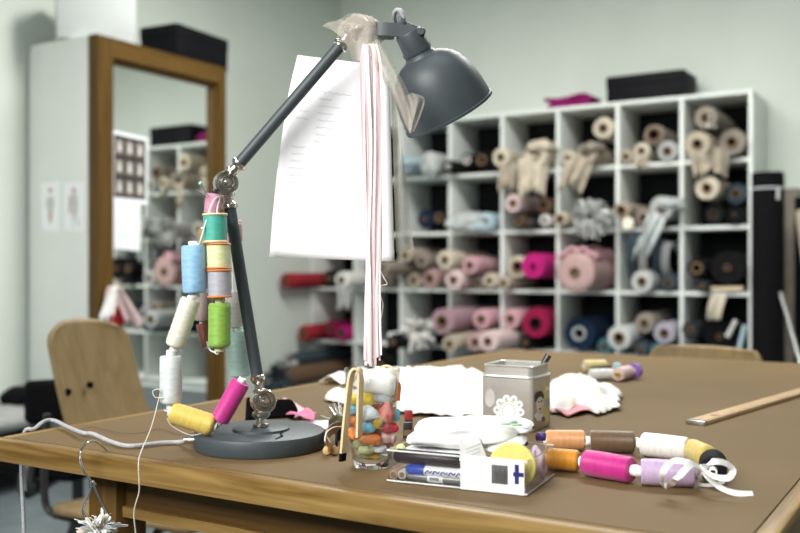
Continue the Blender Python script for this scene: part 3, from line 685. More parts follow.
# red and white cloth hanging at the mirror corner
hb = thing('hanging_cloth', 'white and dark red cloth hanging on the lower mirror frame', 'cloth', P(112, 310, 4.3))
hk = plane(110, 286, m0+mn*(FDP+0.012), mn)
part('hook', tube(spline([hk-mn*0.012, hk+mn*0.012, hk+mn*0.02-UP*0.02, hk+mn*0.03+UP*0.0], 10), 0.004, 6), M_steel, hb)
def hcl(wid, ln, dx, sd, out):
    def fn(u, v):
        a = (u-0.5)*2; sp_ = 0.15+0.85*v**0.7
        return hk+mn*(out+0.015*math.sin(a*8+sd))+md_*(a*wid*sp_+dx*v)-UP*(v*ln*(1-0.25*abs(math.sin(a*3+sd))))
    return grid(fn, 24, 12)
part('white_cloth', hcl(0.12, 0.23, 0.07, 1, 0.02), fab('pale pink'), hb, 70, 0.004)
part('white_cloth', hcl(0.05, 0.19, -0.05, 3, 0.032), M_wht, hb, 70, 0.004)
hk = hk-UP*0.10
part('red_cloth', hcl(0.05, 0.12, 0.01, 5, 0.040), fab('red'), hb, 70, 0.004)

# ================================================================== desk lamp
LB = T(260, 447); LZ = depth(LB)
R0 = metre(64.8, LZ)
lamp = thing('desk_lamp', 'dark grey jointed desk lamp with dome shade and nickel joints', 'lamp', LB)
bh = 0.0225
base = part('base', lathe([(0.0005, 0), (0.0005, R0*0.985), (0.003, R0), (bh-0.004, R0), (bh-0.001, R0*0.985), (bh, R0*0.96), (bh, 0)], LB, UP, 72), M_grey, lamp, 35)
hub = LB+RT*metre(1, LZ)
part('base_plate', lathe([(bh, 0), (bh, 0.037), (bh+0.003, 0.0365), (bh+0.004, 0.034), (bh+0.004, 0)], hub, UP, 48), M_grey, lamp, 35)
part('cord_bush', lathe([(0, 0), (0, 0.006), (0.014, 0.0045), (0.014, 0)], LB-RT*R0*0.97-FW*0.01+UP*0.011, -RT, 12), M_steel, lamp)
def knuckle(c, rad, name='joint'):
    """ribbed nickel disc joint facing the camera"""
    c = V(c); ax = (CAM-c); ax.z = 0; ax = (ax.normalized()*0.96+RT*0.28).normalized()
    h = rad*0.62
    j = part(name, lathe([(-h, 0), (-h, rad*0.75), (-h*0.8, rad*0.95), (-h*0.2, rad*0.95), (-h*0.15, rad*0.85), (h*0.05, rad*0.85), (h*0.1, rad), (h*0.75, rad), (h*0.9, rad*0.93), (h*0.85, rad*0.8), (h*0.7, rad*0.74), (h*0.75, rad*0.66), (h*1.0, rad*0.58), (h*1.05, rad*0.5), (h*0.8, rad*0.42), (h*0.8, rad*0.3), (h*1.15, rad*0.26), (h*1.25, rad*0.15), (h*1.25, 0)], c, ax, 40), M_nickel, lamp, 35)
    part('slot_screw', lathe([(h*1.25, 0), (h*1.25, rad*0.12), (h*1.33, rad*0.1), (h*1.33, 0)], c, ax, 12), M_steel, j)
    return j
def ferrule(p, d, ln, r):
    return part('ferrule', lathe([(0, 0), (0, r*0.8), (ln*0.1, r*1.0), (ln*0.25, r*1.0), (ln*0.3, r*0.72), (ln*0.55, r*0.66), (ln*0.65, r*0.95), (ln*0.8, r*1.12), (ln*0.95, r*1.12), (ln, r*0.95), (ln, 0)], p, d, 24), M_nickel, lamp, 35)
J1 = P(263, 401, LZ); J2 = P(225.5, 183, LZ); J3 = P(357, 30, LZ)
sc = metre(1, LZ)
knuckle(J1, 12.5*sc); knuckle(J2, 12*sc); knuckle(J3, 13*sc)
ferrule(hub+UP*(bh+0.003), UP, 16*sc, 8*sc)
A0 = P(257.5, 378, LZ+0.008); A1 = P(229.5, 206, LZ+0.008)
part('lower_arm', tube([A0, A1], 6.1*sc, 20), M_grey, lamp, 50)
dl = (A1-A0).normalized()
ferrule(A0-dl*0.022, dl, 0.026, 6.6*sc); ferrule(A1+dl*0.018, -dl, 0.022, 7.2*sc)
B0 = P(238.5, 164.5, LZ); B1 = P(341, 45, LZ); du = (B1-B0).normalized()
part('upper_arm', tube([B0, B1], 6.0*sc, 20), M_grey, lamp, 50)
ferrule(B0-du*0.016, du, 0.020, 7.2*sc); ferrule(B1+du*0.016, -du, 0.020, 7.2*sc)
# head
axd = (RT*0.46-UP*0.82+FW*0.35).normalized()
NK = P(420, 56.5, LZ); RC = P(450.5, 111, LZ)
ax2 = ((RC-NK).normalized()*0.94+FW*0.30).normalized()
prof = [(0, 14), (0.5, 17), (3, 23), (8, 30.5), (15, 36.5), (24, 41), (34, 44), (45, 46), (56, 47), (62, 47.4), (62.5, 48.6), (65, 48.6), (65, 47.6), (62, 46.2), (45, 44.8), (30, 42), (15, 35), (6, 26), (3, 15), (3, 0)]
shd = part('shade', lathe([(t*sc, r*sc) for t, r in prof], NK, ax2, 64), M_grey, lamp, 35)
part('neck_cup', lathe([(-27*sc, 0), (-27*sc, 12.5*sc), (-25*sc, 13.5*sc), (-9*sc, 14.2*sc), (-9*sc, 15*sc), (-5*sc, 15.2*sc), (-5*sc, 14.4*sc), (-2*sc, 14.8*sc), (0.5*sc, 16.8*sc), (1*sc, 0)], NK, ax2, 40), M_grey, lamp, 35)
part('bulb', lathe([(14*sc, 0), (14*sc, 10*sc), (28*sc, 11*sc), (34*sc, 18*sc), (42*sc, 20*sc), (50*sc, 14*sc), (53*sc, 0)], NK, ax2, 24), mat('frosted_bulb', (0.8, 0.8, 0.76), 0.4), lamp, 50)
br = MB()
for dz in (-0.017, 0.017):
    br.add(*strip(spline([P(368, 29, LZ+dz*0.3), P(380, 29, LZ+dz), P(400, 30.5, LZ+dz), P(424, 37, LZ+dz)], 10), UP, 13*sc, 0.004))
part('bracket', (br.v, br.f), M_grey, lamp, 35)
part('bracket_web', bbox(P(386, 33, LZ), RT*8*sc, FW*0.017, UP*4*sc, 0.002), M_grey, lamp)
part('pivot_bolt', tube([P(421, 31, LZ-0.026), P(421, 31, LZ+0.026)], 0.0045, 12), M_steel, lamp)
part('pivot_plate', bbox(P(411, 33, LZ), (RT*0.8-UP*0.28).normalized()*13*sc, FW*0.012, (UP*0.8+RT*0.28).normalized()*7*sc, 0.002), M_grey, lamp)
part('cord_clip', bbox(P(402, 21, LZ-0.01), RT*3.6*sc, FW*0.005, UP*4.2*sc, 0.0015), M_grey, lamp)
M_cord = mat('white_grey_cord', (0.40, 0.41, 0.43), 0.7, var=0.25, scale=400)
part('cord_loop', tube(spline([P(404, 19, LZ-0.012), P(401, 11, LZ-0.015), P(396, 10.5, LZ-0.01), P(394, 17, LZ), P(396, 24, LZ+0.01)], 18), 2.3*sc, 8), M_cord, lamp)
o = part('loose_thread', tube(spline([LB+RT*0.028-FW*0.02+UP*(bh+0.001), LB+RT*0.034-FW*0.026+UP*(bh+0.002), LB+RT*0.031-FW*0.036+UP*(bh+0.001), LB+RT*0.036-FW*0.05+UP*(bh+0.001), LB+RT*0.033-FW*0.06+UP*(bh+0.001), LB+RT*0.030-FW*0.071+UP*(bh+0.001)], 40), 0.0007, 5), M_black); tag(o, 'short black thread lying on the lamp base', 'thread')
# power cord on the table
cpts = [LB-RT*(R0+0.006)-FW*0.01+UP*0.011, T(180, 442, 0.004), T(160, 443, 0.004), T(130, 446, 0.004), T(112, 442, 0.004), T(93, 434, 0.008), T(83, 433, 0.008), T(68, 427, 0.006), T(54, 420.5, 0.008), T(44, 421.5, 0.008), T(34, 429, 0.003)]
edge = T(31, 431.5, 0.0); ex = V((TX0-0.006, edge.y, 0))
cpts += [V((TX0-0.004, cpts[-1].y-0.01, TZ-0.001)), V((TX0-0.008, cpts[-1].y-0.012, TZ-0.05)), V((TX0-0.006, cpts[-1].y-0.01, TZ-0.12)), V((TX0+0.002, cpts[-1].y-0.012, TZ-0.22)), V((TX0-0.01, cpts[-1].y+0.02, 0.30)), V((TX0-0.06, cpts[-1].y+0.1, 0.02)), V((TX0-0.4, cpts[-1].y+0.3, 0.006))]
o = part('power_cord', tube(spline(cpts, 150), 0.0028, 8), M_cord); tag(o, 'braided white grey power cord running from the lamp base over the table edge', 'cord')

# ================================================================== thread spools
SP = {}
def spool(label, p0, p1, r, col, core=(0.85, 0.86, 0.84), style='cone', group=None, freq=900, bands=0.0, corer=0.42, ext=0.10, gloss=0.38, flange=None):
    p0, p1 = V(p0), V(p1); d = p1-p0; ln = d.length; d.normalize()
    low = p0 if p0.z < p1.z else p1
    root = thing('thread_spool', label, 'thread spool', low-UP*(r if abs(d.z) < 0.6 else 0), group)
    tm = thread('thread_'+'_'.join(f'{int(c*255)}' for c in col)+f'_{int(freq)}_{int(bands*100)}', col, freq, 0.5, gloss, bands)
    if style == 'flange':
        pr = [(ln*0.07, r*0.3), (ln*0.07, r*0.93), (ln*0.5, r*0.95), (ln*0.93, r*0.93), (ln*0.93, r*0.3)]
    elif style == 'king':
        pr = [(0, r*corer), (0.0, r*0.86), (ln*0.05, r*0.97)]+[(ln*(0.05+0.88*k/14), r*(0.97+0.03*(k % 2))) for k in range(1, 15)]+[(ln*0.97, r*0.9), (ln, r*0.7), (ln, r*corer)]
    else:
        pr = [(0, r*corer), (0.0, r*0.9), (ln*0.03, r*0.98), (ln*0.3, r), (ln*0.6, r*0.985), (ln*0.95, r*0.96), (ln*0.985, r*0.9), (ln, r*0.8), (ln, r*corer)]
    part('wound_thread', lathe(pr, p0, d, 32), tm, root, 50)
    cm = mat('core_'+'_'.join(f'{int(c*255)}' for c in core), core, 0.4, var=0.05)
    rc = r*corer
    if style == 'flange':
        for a, b in ((0, 0.08), (0.92, 1.0)):
            part('flange', lathe([(ln*a, r*0.25), (ln*a, r*0.97), (ln*(a+b)/2, r*1.03), (ln*b, r*0.97), (ln*b, r*0.25)], p0, d, 32), cm, root, 40)
        part('core_tube', lathe([(0.0, r*0.18), (0.0, r*0.26), (ln, r*0.26), (ln, r*0.18), (0, r*0.18)], p0, d, 16), cm, root)
    else:
        x = ln*ext
        part('core_tube', lathe([(-x, rc*0.6), (-x, rc*0.95), (-x*0.8, rc*1.02), (-x*0.3, rc*1.02), (-x*0.2, rc*0.97), (ln+x*0.2, rc*0.97), (ln+x*0.3, rc*1.02), (ln+x*0.9, rc*1.02), (ln+x, rc*0.95), (ln+x, rc*0.6), (-x, rc*0.6)], p0, d, 20), cm, root, 40)
    return root
def hspool(label, a, b, rp, col, Z, **k):
    return spool(label, P(*a, Z), P(*b, Z), metre(rp, Z), col, **k)
G1 = None
zf = LZ-0.032
hspool('sky blue thread spool hanging at the left of the lamp joint', (193.5, 245.5), (194.5, 293), 12.2, (0.30, 0.56, 0.86), zf-0.005, ext=0.09, bands=0.08)
hspool('cream slanting thread spool below the sky blue one', (191, 299), (174.5, 347), 10.2, (0.80, 0.79, 0.66), zf-0.005, ext=0.08, style='king')
hspool('pure white upright thread spool below the slanting cream one', (171, 356), (171, 403), 11.2, (0.74, 0.79, 0.79), zf-0.005, ext=0.13)
hspool('lemon yellow thread spool hanging slanted beside the lamp base', (171.5, 412.5), (214, 426), 11.2, (0.80, 0.60, 0.13), zf-0.012, ext=0.07, style='king')
hspool('magenta thread spool leaning above the lamp base', (241, 382), (219.5, 420.5), 9.8, (0.60, 0.03, 0.28), zf-0.008, ext=0.10, style='cone')
hspool('pale pink thread spool tucked under the lamp middle joint', (214.5, 194), (211.5, 214), 8.2, (0.62, 0.28, 0.40), zf+0.016, core=(0.03, 0.03, 0.035), ext=0.25)
wc = (0.72, 0.60, 0.40); oc = (0.62, 0.22, 0.07)
hspool('teal green thread spool with pale wooden ends', (215, 213.5), (215.5, 243), 12.6, (0.06, 0.42, 0.32), zf, core=wc, style='flange', freq=700)
hspool('pale lime yellow thread spool with orange ends', (218.3, 243.2), (218.8, 269), 12.6, (0.74, 0.76, 0.42), zf, core=oc, style='flange', freq=700)
hspool('silver grey thread spool with orange ends', (219.2, 269.3), (219.8, 297.6), 12.4, (0.42, 0.42, 0.47), zf, core=oc, style='flange', freq=700)
hspool('lime green thread spool at the end of the middle string', (219.6, 303), (219.3, 347.5), 11.2, (0.25, 0.48, 0.06), zf, style='king', ext=0.09, bands=0.1, core=(0.72, 0.70, 0.45))
hspool('dusty taupe thread spool hanging behind the lime green one', (204.5, 292), (203, 321), 8.4, (0.34, 0.25, 0.24), LZ+0.012)
hspool('dark brick red thread spool hanging below the taupe one', (202.5, 323), (208, 346), 6.8, (0.20, 0.05, 0.03), LZ+0.012)
hspool('pale mint thread spool hanging against the lower lamp arm', (237.5, 331), (240, 376), 11.4, (0.50, 0.76, 0.70), LZ+0.042, ext=0.07)
hspool('matt white thread spool above the pale mint one', (233.5, 292), (235.5, 327), 8.6, (0.80, 0.79, 0.76), LZ+0.042, ext=0.06)
hspool('rose pink thread spool peeping out behind the lower lamp arm', (232.5, 221), (234, 242), 9, (0.70, 0.38, 0.40), LZ+0.04, ext=0.06)
hspool('small olive thread spool half hidden behind the teal one', (203, 229), (203.5, 246), 5.0, (0.30, 0.22, 0.08), LZ+0.004)
o = part('garland_string', tube(spline([P(223, 196, zf+0.02), P(214, 200, zf-0.001), P(206, 222, zf-0.012), P(199, 244, zf-0.012), P(194, 245, zf-0.005), P(194.5, 296, zf-0.005), P(174, 350, zf-0.005), P(171, 406, zf-0.005), P(167, 411, zf-0.012), P(216, 427, zf-0.01), P(219, 421, zf-0.008), P(242, 380, zf), P(240, 377, LZ+0.042), P(235, 327, LZ+0.042), P(233, 292, LZ+0.042), P(233, 242, LZ+0.04), P(231, 215, LZ+0.04)], 170), 0.0011, 6), mat('string_white', (0.72, 0.75, 0.78), 0.6)); tag(o, 'white string threading the hanging spools into a garland', 'string')
o = part('garland_string', tube(spline([P(220, 197, zf+0.012), P(217, 212, zf), P(217.5, 240, zf), P(219.5, 299, zf), P(219, 349, zf), P(214, 352, zf), P(208, 346, LZ), P(204, 320, LZ+0.012), P(204, 292, LZ+0.012)], 70), 0.0011, 6), MATS['string_white']); tag(o, 'white string through the teal, lime, grey and green spools', 'string')
pn = thing('dressmaker_pin', 'dressmaker pin with a pale blue glass head beside the lamp joint', 'pin', P(206, 196, zf))
part('pin_shaft', tube([P(194, 189, zf), P(208, 198, zf)], 0.0006, 6), M_steel, pn); part('pin_head', lump(P(200.5, 183.5, zf), 0.0026, 0.0026, 0.0026, 1, 0.0, 2), mat('pin_blue', (0.35, 0.7, 0.75), 0.25), pn, 60)
part('pin_shaft', tube([P(200.5, 184.5, zf), P(209, 197, zf+0.004)], 0.0005, 6), M_steel, pn)
M_thr = mat('loose_thread', (0.66, 0.62, 0.55), 0.8)
tp = [P(163, 398, zf-0.018), P(155, 397, zf-0.02), P(153, 391, zf-0.02), P(160, 390, zf-0.02), P(158, 402, zf-0.022), P(151, 428, 1.12), P(141, 452, 1.08), P(138.5, 463, 1.045), P(139, 478, 1.04), P(139, 492, 1.04), P(134, 512, 1.04), P(136, 536, 1.04), P(139, 570, 1.04)]
o = part('loose_thread', tube(spline(tp, 90), 0.0007, 6), M_thr); tag(o, 'loose pale thread hanging from the white spool over the table edge', 'thread')
o = part('loose_thread', tube(spline([T(200, 433, 0.002), T(178, 434, 0.002), T(160, 429, 0.002), T(140, 433, 0.002), T(120, 433, 0.002), T(95, 427, 0.002), T(86, 428, 0.003), T(80, 431, 0.002), T(86, 437, 0.002)], 60), 0.0004, 5), mat('dark_thread', (0.10, 0.07, 0.05), 0.8)); tag(o, 'dark thread lying loose on the table beside the power cord', 'thread')
o = part('loose_thread', tube(spline([P(167, 418, zf-0.02), P(172, 426, zf-0.02), P(190, 435, zf-0.02), P(203, 433, zf-0.018), P(212, 432, zf-0.016)], 30), 0.0006, 5), M_thr); tag(o, 'loose pale thread looped under the lemon yellow spool', 'thread')

# ================================================================== paper, tulle and pink strands on the lamp
pz = LZ+0.03
q = [P(296, 51.5, pz), P(389, 66, pz+0.01), P(394.5, 261.5, pz+0.005), P(269, 257, pz-0.005)]
def sheet(u, v):
    p = q[0].lerp(q[1], u).lerp(q[3].lerp(q[2], u), v)
    cu = 0.02*max(0, 0.18-v)/0.18*(1-u)+0.006*math.sin(u*3.5+0.5)*(0.4+v)
    side = RT*(-0.0045*math.sin(v*math.pi)*(1-u))
    return p+FW*cu+side
sheetn = -(FW)
pp = part('note_sheet', grid(sheet, 18, 26), mat('bright_paper', (0.93, 0.93, 0.95), 0.7, var=0.01), None, 80, 0.0004)
tag(pp, 'large white handwritten sheet hanging from the lamp arm', 'paper')
ink = MB(); rnd = random.Random(4)
for k in range(17):
    v0 = 0.07+k*0.035
    for (ua, ub) in ((0.10, 0.22), (0.30, 0.36+0.3*rnd.random()), (0.80, 0.86+0.06*rnd.random())):
        if rnd.random() < 0.2: continue
        pts = []; n = 14
        for i in range(n): 
            u = ua+(ub-ua)*i/(n-1); pts.append(sheet(u, v0+0.004*math.sin(i*2.4+k)+0.003*rnd.uniform(-1, 1))-FW*0.0006)
        ink.add(*strip(pts, UP, 0.0006, 0.0002))
ho = ink.build('handwriting', mat('faint_ink', (0.50, 0.52, 0.60), 0.8), pp, None); ho['kind'] = 'stuff'
vz = LZ+0.045
q2 = [P(391, 80, vz), P(399, 120, vz), P(414, 250, vz+0.01), P(396, 252, vz+0.005)]
def vel(u, v): return q2[0].lerp(q2[1], u).lerp(q2[3].lerp(q2[2], u), v)+FW*0.006*math.sin(u*4+v*5)
o = part('pattern_tissue', grid(vel, 8, 16), sheer('tissue', (0.62, 0.60, 0.54), 0.55), None, 80); tag(o, 'narrow strip of translucent pattern tissue hanging behind the white sheet', 'tissue')
tl = thing('tulle_wrap', 'translucent beige tulle wrapped round the upper lamp joint', 'tulle', J3)
M_tul = sheer('tulle', (0.62, 0.56, 0.49), 0.38)
bm = bmesh.new(); bmesh.ops.create_icosphere(bm, subdivisions=5, radius=1)
for v in bm.verts:
    n_ = v.co.copy(); k = 1+0.16*noise.noise(n_*2.5)+0.12*abs(noise.noise(n_*6))
    v.co = P(361, 33, LZ)+(RT*n_.x*20+FW*n_.y*17.5+UP*n_.z*17)*sc*k+RT*0.004*n_.x
part('wrap', ([v.co.copy() for v in bm.verts], [tuple(a.index for a in f.verts) for f in bm.faces]), M_tul, tl, 80); bm.free()
def tail(pts_l, pts_r, z0, amp, sd):
    L_, R_ = spline([P(*a, z0) for a in pts_l], 24), spline([P(*a, z0) for a in pts_r], 24)
    def fn(u, v):
        i = min(24, int(round(v*24))); return L_[i].lerp(R_[i], u)-FW*(amp*math.sin(u*math.pi*2.5+sd+v*3))
    return grid(fn, 12, 24)
part('tail', tail([(322, 26), (334, 32), (346, 44), (352, 60)], [(350, 14), (366, 16), (376, 24), (378, 60)], LZ-0.022, 0.004, 0), M_tul, tl, 80)
part('tail', tail([(362, 44), (372, 62), (388, 90), (402, 120), (410, 134)], [(378, 40), (390, 58), (404, 82), (413, 104), (416, 126)], LZ-0.068, 0.005, 1), M_tul, tl, 80)
part('tail', tail([(404, 95), (406, 105), (408, 115), (409, 130)], [(414, 93), (424, 97), (423, 108), (414, 132)], LZ-0.073, 0.004, 2), M_tul, tl, 80)
pk = thing('ribbon_hank', 'long hank of pale pink ribbons hanging from the lamp joint', 'ribbon', P(372, 372, LZ-0.04))
M_pk = mat('pale_pink_ribbon', (0.90, 0.66, 0.70), 0.5, var=0.05); M_pkw = mat('blush_ribbon', (0.93, 0.87, 0.86), 0.5, var=0.04)
rnd = random.Random(11)
for k in range(24):
    a = (k*7 % 24)/23; z = LZ-0.03-0.010*rnd.random()
    xs_ = [364+a*12, 361+a*20, 363+a*19+rnd.uniform(-2, 2), 366+a*14+rnd.uniform(-2, 2), 366+a*13+rnd.uniform(-1, 1), 365+a*16]
    ys_ = [44, 70, 150, 235, 300, 352+rnd.random()*16]
    pts = spline([P(x, y, z+(0.004 if i == 0 else 0)) for i, (x, y) in enumerate(zip(xs_, ys_))], 30)
    wds = [RT+FW*0.5*math.sin(i*0.2+k) for i in range(31)]
    part('ribbon', strip(pts, wds, rnd.uniform(1.6, 3.8)*sc, 0.0004), M_pk if k % 3 == 0 else M_pkw, pk, 60)
part('ribbon_curl', tube(spline([P(380, 270, LZ-0.035), P(384, 278, LZ-0.035), P(387, 284, LZ-0.03), P(381, 286, LZ-0.03), P(379, 292, LZ-0.035), P(383, 305, LZ-0.03), P(380, 322, LZ-0.03)], 40), 0.0008, 6), M_pkw, pk)
part('ribbon_curl', tube(spline([P(368, 300, LZ-0.035), P(365, 312, LZ-0.03), P(368, 318, LZ-0.03), P(367, 330, LZ-0.03)], 20), 0.0006, 6), M_pkw, pk)

# ================================================================== glass of wrapped sweets with tongs
GC = T(372, 466); GZ = depth(GC); gs = metre(1, GZ)
gl = thing('drinking_glass', 'tall drinking glass filled with colourful sweets', 'glass', GC)
M_gl = thinglass('glass_wall'); HG = 97*gs
gb, gt = 20*gs, 28*gs
part('glass_wall', lathe([(0.012, gb*1.0), (HG*0.5, (gb+gt)/2*1.03), (HG, gt), (HG+0.001, gt-0.0008), (HG, gt-0.0016), (HG*0.5, (gb+gt)/2*1.03-0.0016), (0.0125, gb-0.0016)], GC, UP, 48), M_gl, gl, 60)
mb_, t_, b_ = nt('solid_glass'); b_.inputs['Transmission Weight'].default_value = 1; b_.inputs['Roughness'].default_value = 0.02; b_.inputs['IOR'].default_value = 1.45
part('glass_base', lathe([(0.0004, 0), (0.0004, gb*0.93), (0.003, gb*0.99), (0.0118, gb*1.0), (0.0118, gb*0.9), (0.0085, 0)], GC, UP, 48), mb_, gl, 40)
def sweet(colname, col, x, y, rx, ry, dz, seed, rough=0.5):
    Z = GZ+dz; p = P(x, y, Z)
    o = part('sweet', lump(p, rx*gs*1.2, min(rx, ry)*gs*0.95, ry*gs*1.22, seed, 0.35), mat('sweet_'+colname.replace(' ', '_'), col, rough, var=0.15, scale=160, bump=0.2), None, 70)
    o['label'] = f'{colname} sugared sweet inside the drinking glass'; o['category'] = 'sweet'; o['group'] = f'{colname} sweets in the glass'
SW = {'yellow': (0.80, 0.62, 0.05), 'sky blue': (0.22, 0.55, 0.75), 'frosted white': (0.72, 0.82, 0.84), 'orange': (0.68, 0.20, 0.04), 'salmon': (0.66, 0.12, 0.08), 'crimson': (0.50, 0.02, 0.04), 'mustard': (0.50, 0.35, 0.03), 'pale green': (0.45, 0.52, 0.28), 'pale pink': (0.78, 0.52, 0.50), 'grey printed': (0.35, 0.38, 0.38)}
for k, (c, x, y, rx, ry, dz) in enumerate((('yellow', 363, 400, 11, 6, -0.012), ('sky blue', 353, 410, 5, 5, -0.008), ('frosted white', 369.5, 414, 8, 7, -0.016), ('sky blue', 368, 428, 6, 5.5, -0.015),
        ('mustard', 377, 422, 4.5, 8, -0.015), ('salmon', 386, 415, 6.5, 10, -0.012), ('crimson', 389, 428, 8, 5.5, -0.008), ('orange', 395, 393, 4.5, 11, -0.002), ('sky blue', 394, 415, 5, 7, 0.0),
        ('orange', 357, 434, 7.5, 6, -0.010), ('orange', 371, 440, 9, 5.5, -0.012), ('pale pink', 388, 438, 6.5, 6, -0.006), ('pale green', 366, 451, 7, 4, -0.008), ('frosted white', 380, 449, 6, 4.5, -0.006),
        ('orange', 355, 421, 5, 6, -0.004), ('grey printed', 381, 399, 9, 4.5, -0.008), ('crimson', 376, 433, 5, 4, -0.002), ('frosted white', 358, 412, 7, 6, 0.010), ('orange', 378, 410, 8, 7, 0.008), ('pale green', 360, 444, 7, 5, 0.008),
        ('salmon', 385, 444, 7, 6, 0.010), ('pale pink', 372, 422, 9, 8, 0.010), ('yellow', 386, 402, 7, 6, 0.012), ('crimson', 364, 401, 6, 6, 0.014), ('mustard', 372, 455, 7, 4, 0.0))):
    sweet(c, SW[c], x, y, rx, ry, dz, k*2.3)
cr = thing('cotton_roll', 'white cotton roll resting on the sweets in the glass', 'cotton roll', P(379, 392, GZ))
ca, cb = P(362, 382, GZ-0.006), P(395, 386, GZ-0.004); cdv = (cb-ca); cl = cdv.length
part('cotton_body', lathe([(0, 0), (0.0, 9*gs), (0.003, 10.5*gs), (cl*0.5, 11*gs), (cl-0.003, 10.5*gs), (cl, 9*gs), (cl, 0)], ca, cdv, 28, 0.05, 3), M_wht, cr, 60)
M_bam = wood('bamboo', (0.68, 0.52, 0.30), (0.80, 0.66, 0.44), 'Z', 4, 0.5)
tg = thing('bamboo_tongs', 'pale bamboo tongs hooked over the rim of the glass', 'tongs', T(343, 456))
tz = GZ-0.034
part('tong_arm', strip(spline([P(343, 454, tz-0.006), P(345, 430, tz-0.004), P(348.5, 395, tz), P(351, 377, tz), P(354, 370, tz), P(358, 369.5, tz), P(360.5, 375, tz+0.001), P(360, 395, tz+0.002), P(359, 437, tz+0.003)], 46), [FW*0.85+RT*0.5]*47, 0.010, 0.0028), M_bam, tg, 50)
part('tong_tip', strip(spline([P(343.1, 453, tz-0.006), P(342.2, 461, tz-0.006)], 3), FW*0.85+RT*0.5, 0.0105, 0.0034), M_black, tg)
o = part('wooden_loop', strip(spline([P(378, 380, GZ+0.02), P(379, 370, GZ+0.02), P(384, 366, GZ+0.018), P(391, 367, GZ+0.016), P(396, 374, GZ+0.014), P(398, 384, GZ+0.012)], 24), FW, 0.006, 0.002), M_bam); tag(o, 'thin bent bamboo loop sticking out of the glass', 'loop')

# ================================================================== little things between lamp and glass
pcn = T(341, 430); pz_ = depth(pcn)
pc_ = thing('pincushion', 'olive pincushion bristling with pins beside the glass', 'pincushion', pcn)
part('cushion', lathe([(0, 0), (0, 0.016), (0.006, 0.019), (0.014, 0.018), (0.021, 0.012), (0.024, 0)], pcn, UP, 24), mat('olive_satin', (0.06, 0.055, 0.015), 0.35), pc_, 60)
rnd = random.Random(3)
for k in range(11):
    a = rnd.uniform(math.pi*0.5, math.pi*1.4); e_ = rnd.uniform(0.2, 1.1); dr = (RT*math.cos(a)*math.cos(e_)+FW*math.sin(a)*0.5*math.cos(e_)+UP*math.sin(e_)).normalized()
    b_ = pcn+UP*0.010+dr*0.014; part('pin', tube([b_, b_+dr*rnd.uniform(0.012, 0.022)], 0.0006, 6), M_steel, pc_)
bk = T(334, 449); bl = thing('belt_buckle', 'curled brown leather strap with brass buckle beside the lamp base', 'strap', bk)
M_lea = mat('brown_leather', (0.20, 0.09, 0.03), 0.45, var=0.2, scale=90)
part('strap', strip(spline([T(330, 448, 0.012), T(326, 440, 0.014), T(328, 433, 0.017), T(335, 428, 0.018), T(344, 427, 0.016), T(352, 428, 0.014)], 24), UP+FW*0.2, 0.014, 0.002), M_lea, bl, 50)
part('strap_edge', tube(spline([T(330, 449, 0.004), T(325, 441, 0.021), T(327, 432, 0.025), T(335, 427, 0.026), T(345, 427, 0.023)], 24), 0.0009, 6), mat('stitch_white', (0.75, 0.72, 0.65), 0.7), bl)
part('inner_strap', strip(spline([T(337, 447, 0.010), T(336, 440, 0.014), T(339, 435, 0.016), T(346, 433, 0.016)], 16), UP, 0.014, 0.002), M_black, bl, 50)
M_brass = mat('brass', (0.55, 0.38, 0.14), 0.3, 1.0)
for x in (327, 335): part('rivet', lathe([(-0.005, 0), (-0.005, 0.0050), (0.005, 0.0050), (0.006, 0.003), (0.006, 0)], T(x, 450, 0.006), -FW, 16), mat('wood_bead', (0.55, 0.38, 0.16), 0.45), bl)
part('buckle_pin', tube([T(330.5, 446, 0.012), T(331, 452, 0.001)], 0.0012, 8), M_brass, bl)
# white sheet and pink scraps behind the base
def flatsheet(name, label, cat, pix, h, m, th=0.0006, amp=0.0):
    q_ = [T(x, y, h) for x, y in pix]
    def fn(u, v): return q_[0].lerp(q_[1], u).lerp(q_[3].lerp(q_[2], u), v)+UP*(amp*(0.5+0.5*math.sin(u*7+v*5)))
    o = part(name, grid(fn, 10, 10), m, None, 70, th); return tag(o, label, cat)
flatsheet('note_sheet', 'small white paper lying flat behind the lamp base', 'paper', [(288, 421), (340, 420), (345, 428), (290, 431)], 0.0008, M_paper)
flatsheet('fabric_scrap', 'pale pink fabric scrap behind the lamp base', 'fabric', [(268, 408), (284, 400.5), (312, 412), (296, 419)], 0.003, mat('scrap_pink', (0.80, 0.48, 0.56), 0.8), 0.002, 0.005)
flatsheet('fabric_scrap', 'bright pink fabric scrap lying over the pale pink one', 'fabric', [(286, 416), (306, 411), (316, 413), (314, 420)], 0.010, mat('scrap_bright', (0.78, 0.22, 0.40), 0.7), 0.002, 0.005)
bkc = thing('felt_pad', 'black felt pad standing behind the lamp joint', 'pad', T(270, 424))
q_ = [T(246, 424, 0.0), T(294, 421, 0.0)]
def felt(u, v):
    hh = metre(1, 1.36)*(26 if u < 0.12 else 22)*(1 if u < 0.85 else (1-((u-0.85)/0.15)**2*0.55))
    return q_[0].lerp(q_[1], u)+UP*(0.006+v*(hh-0.006))+FW*(0.01*v)
part('felt_sheet', grid(felt, 20, 8), M_black, bkc, 60, 0.012)

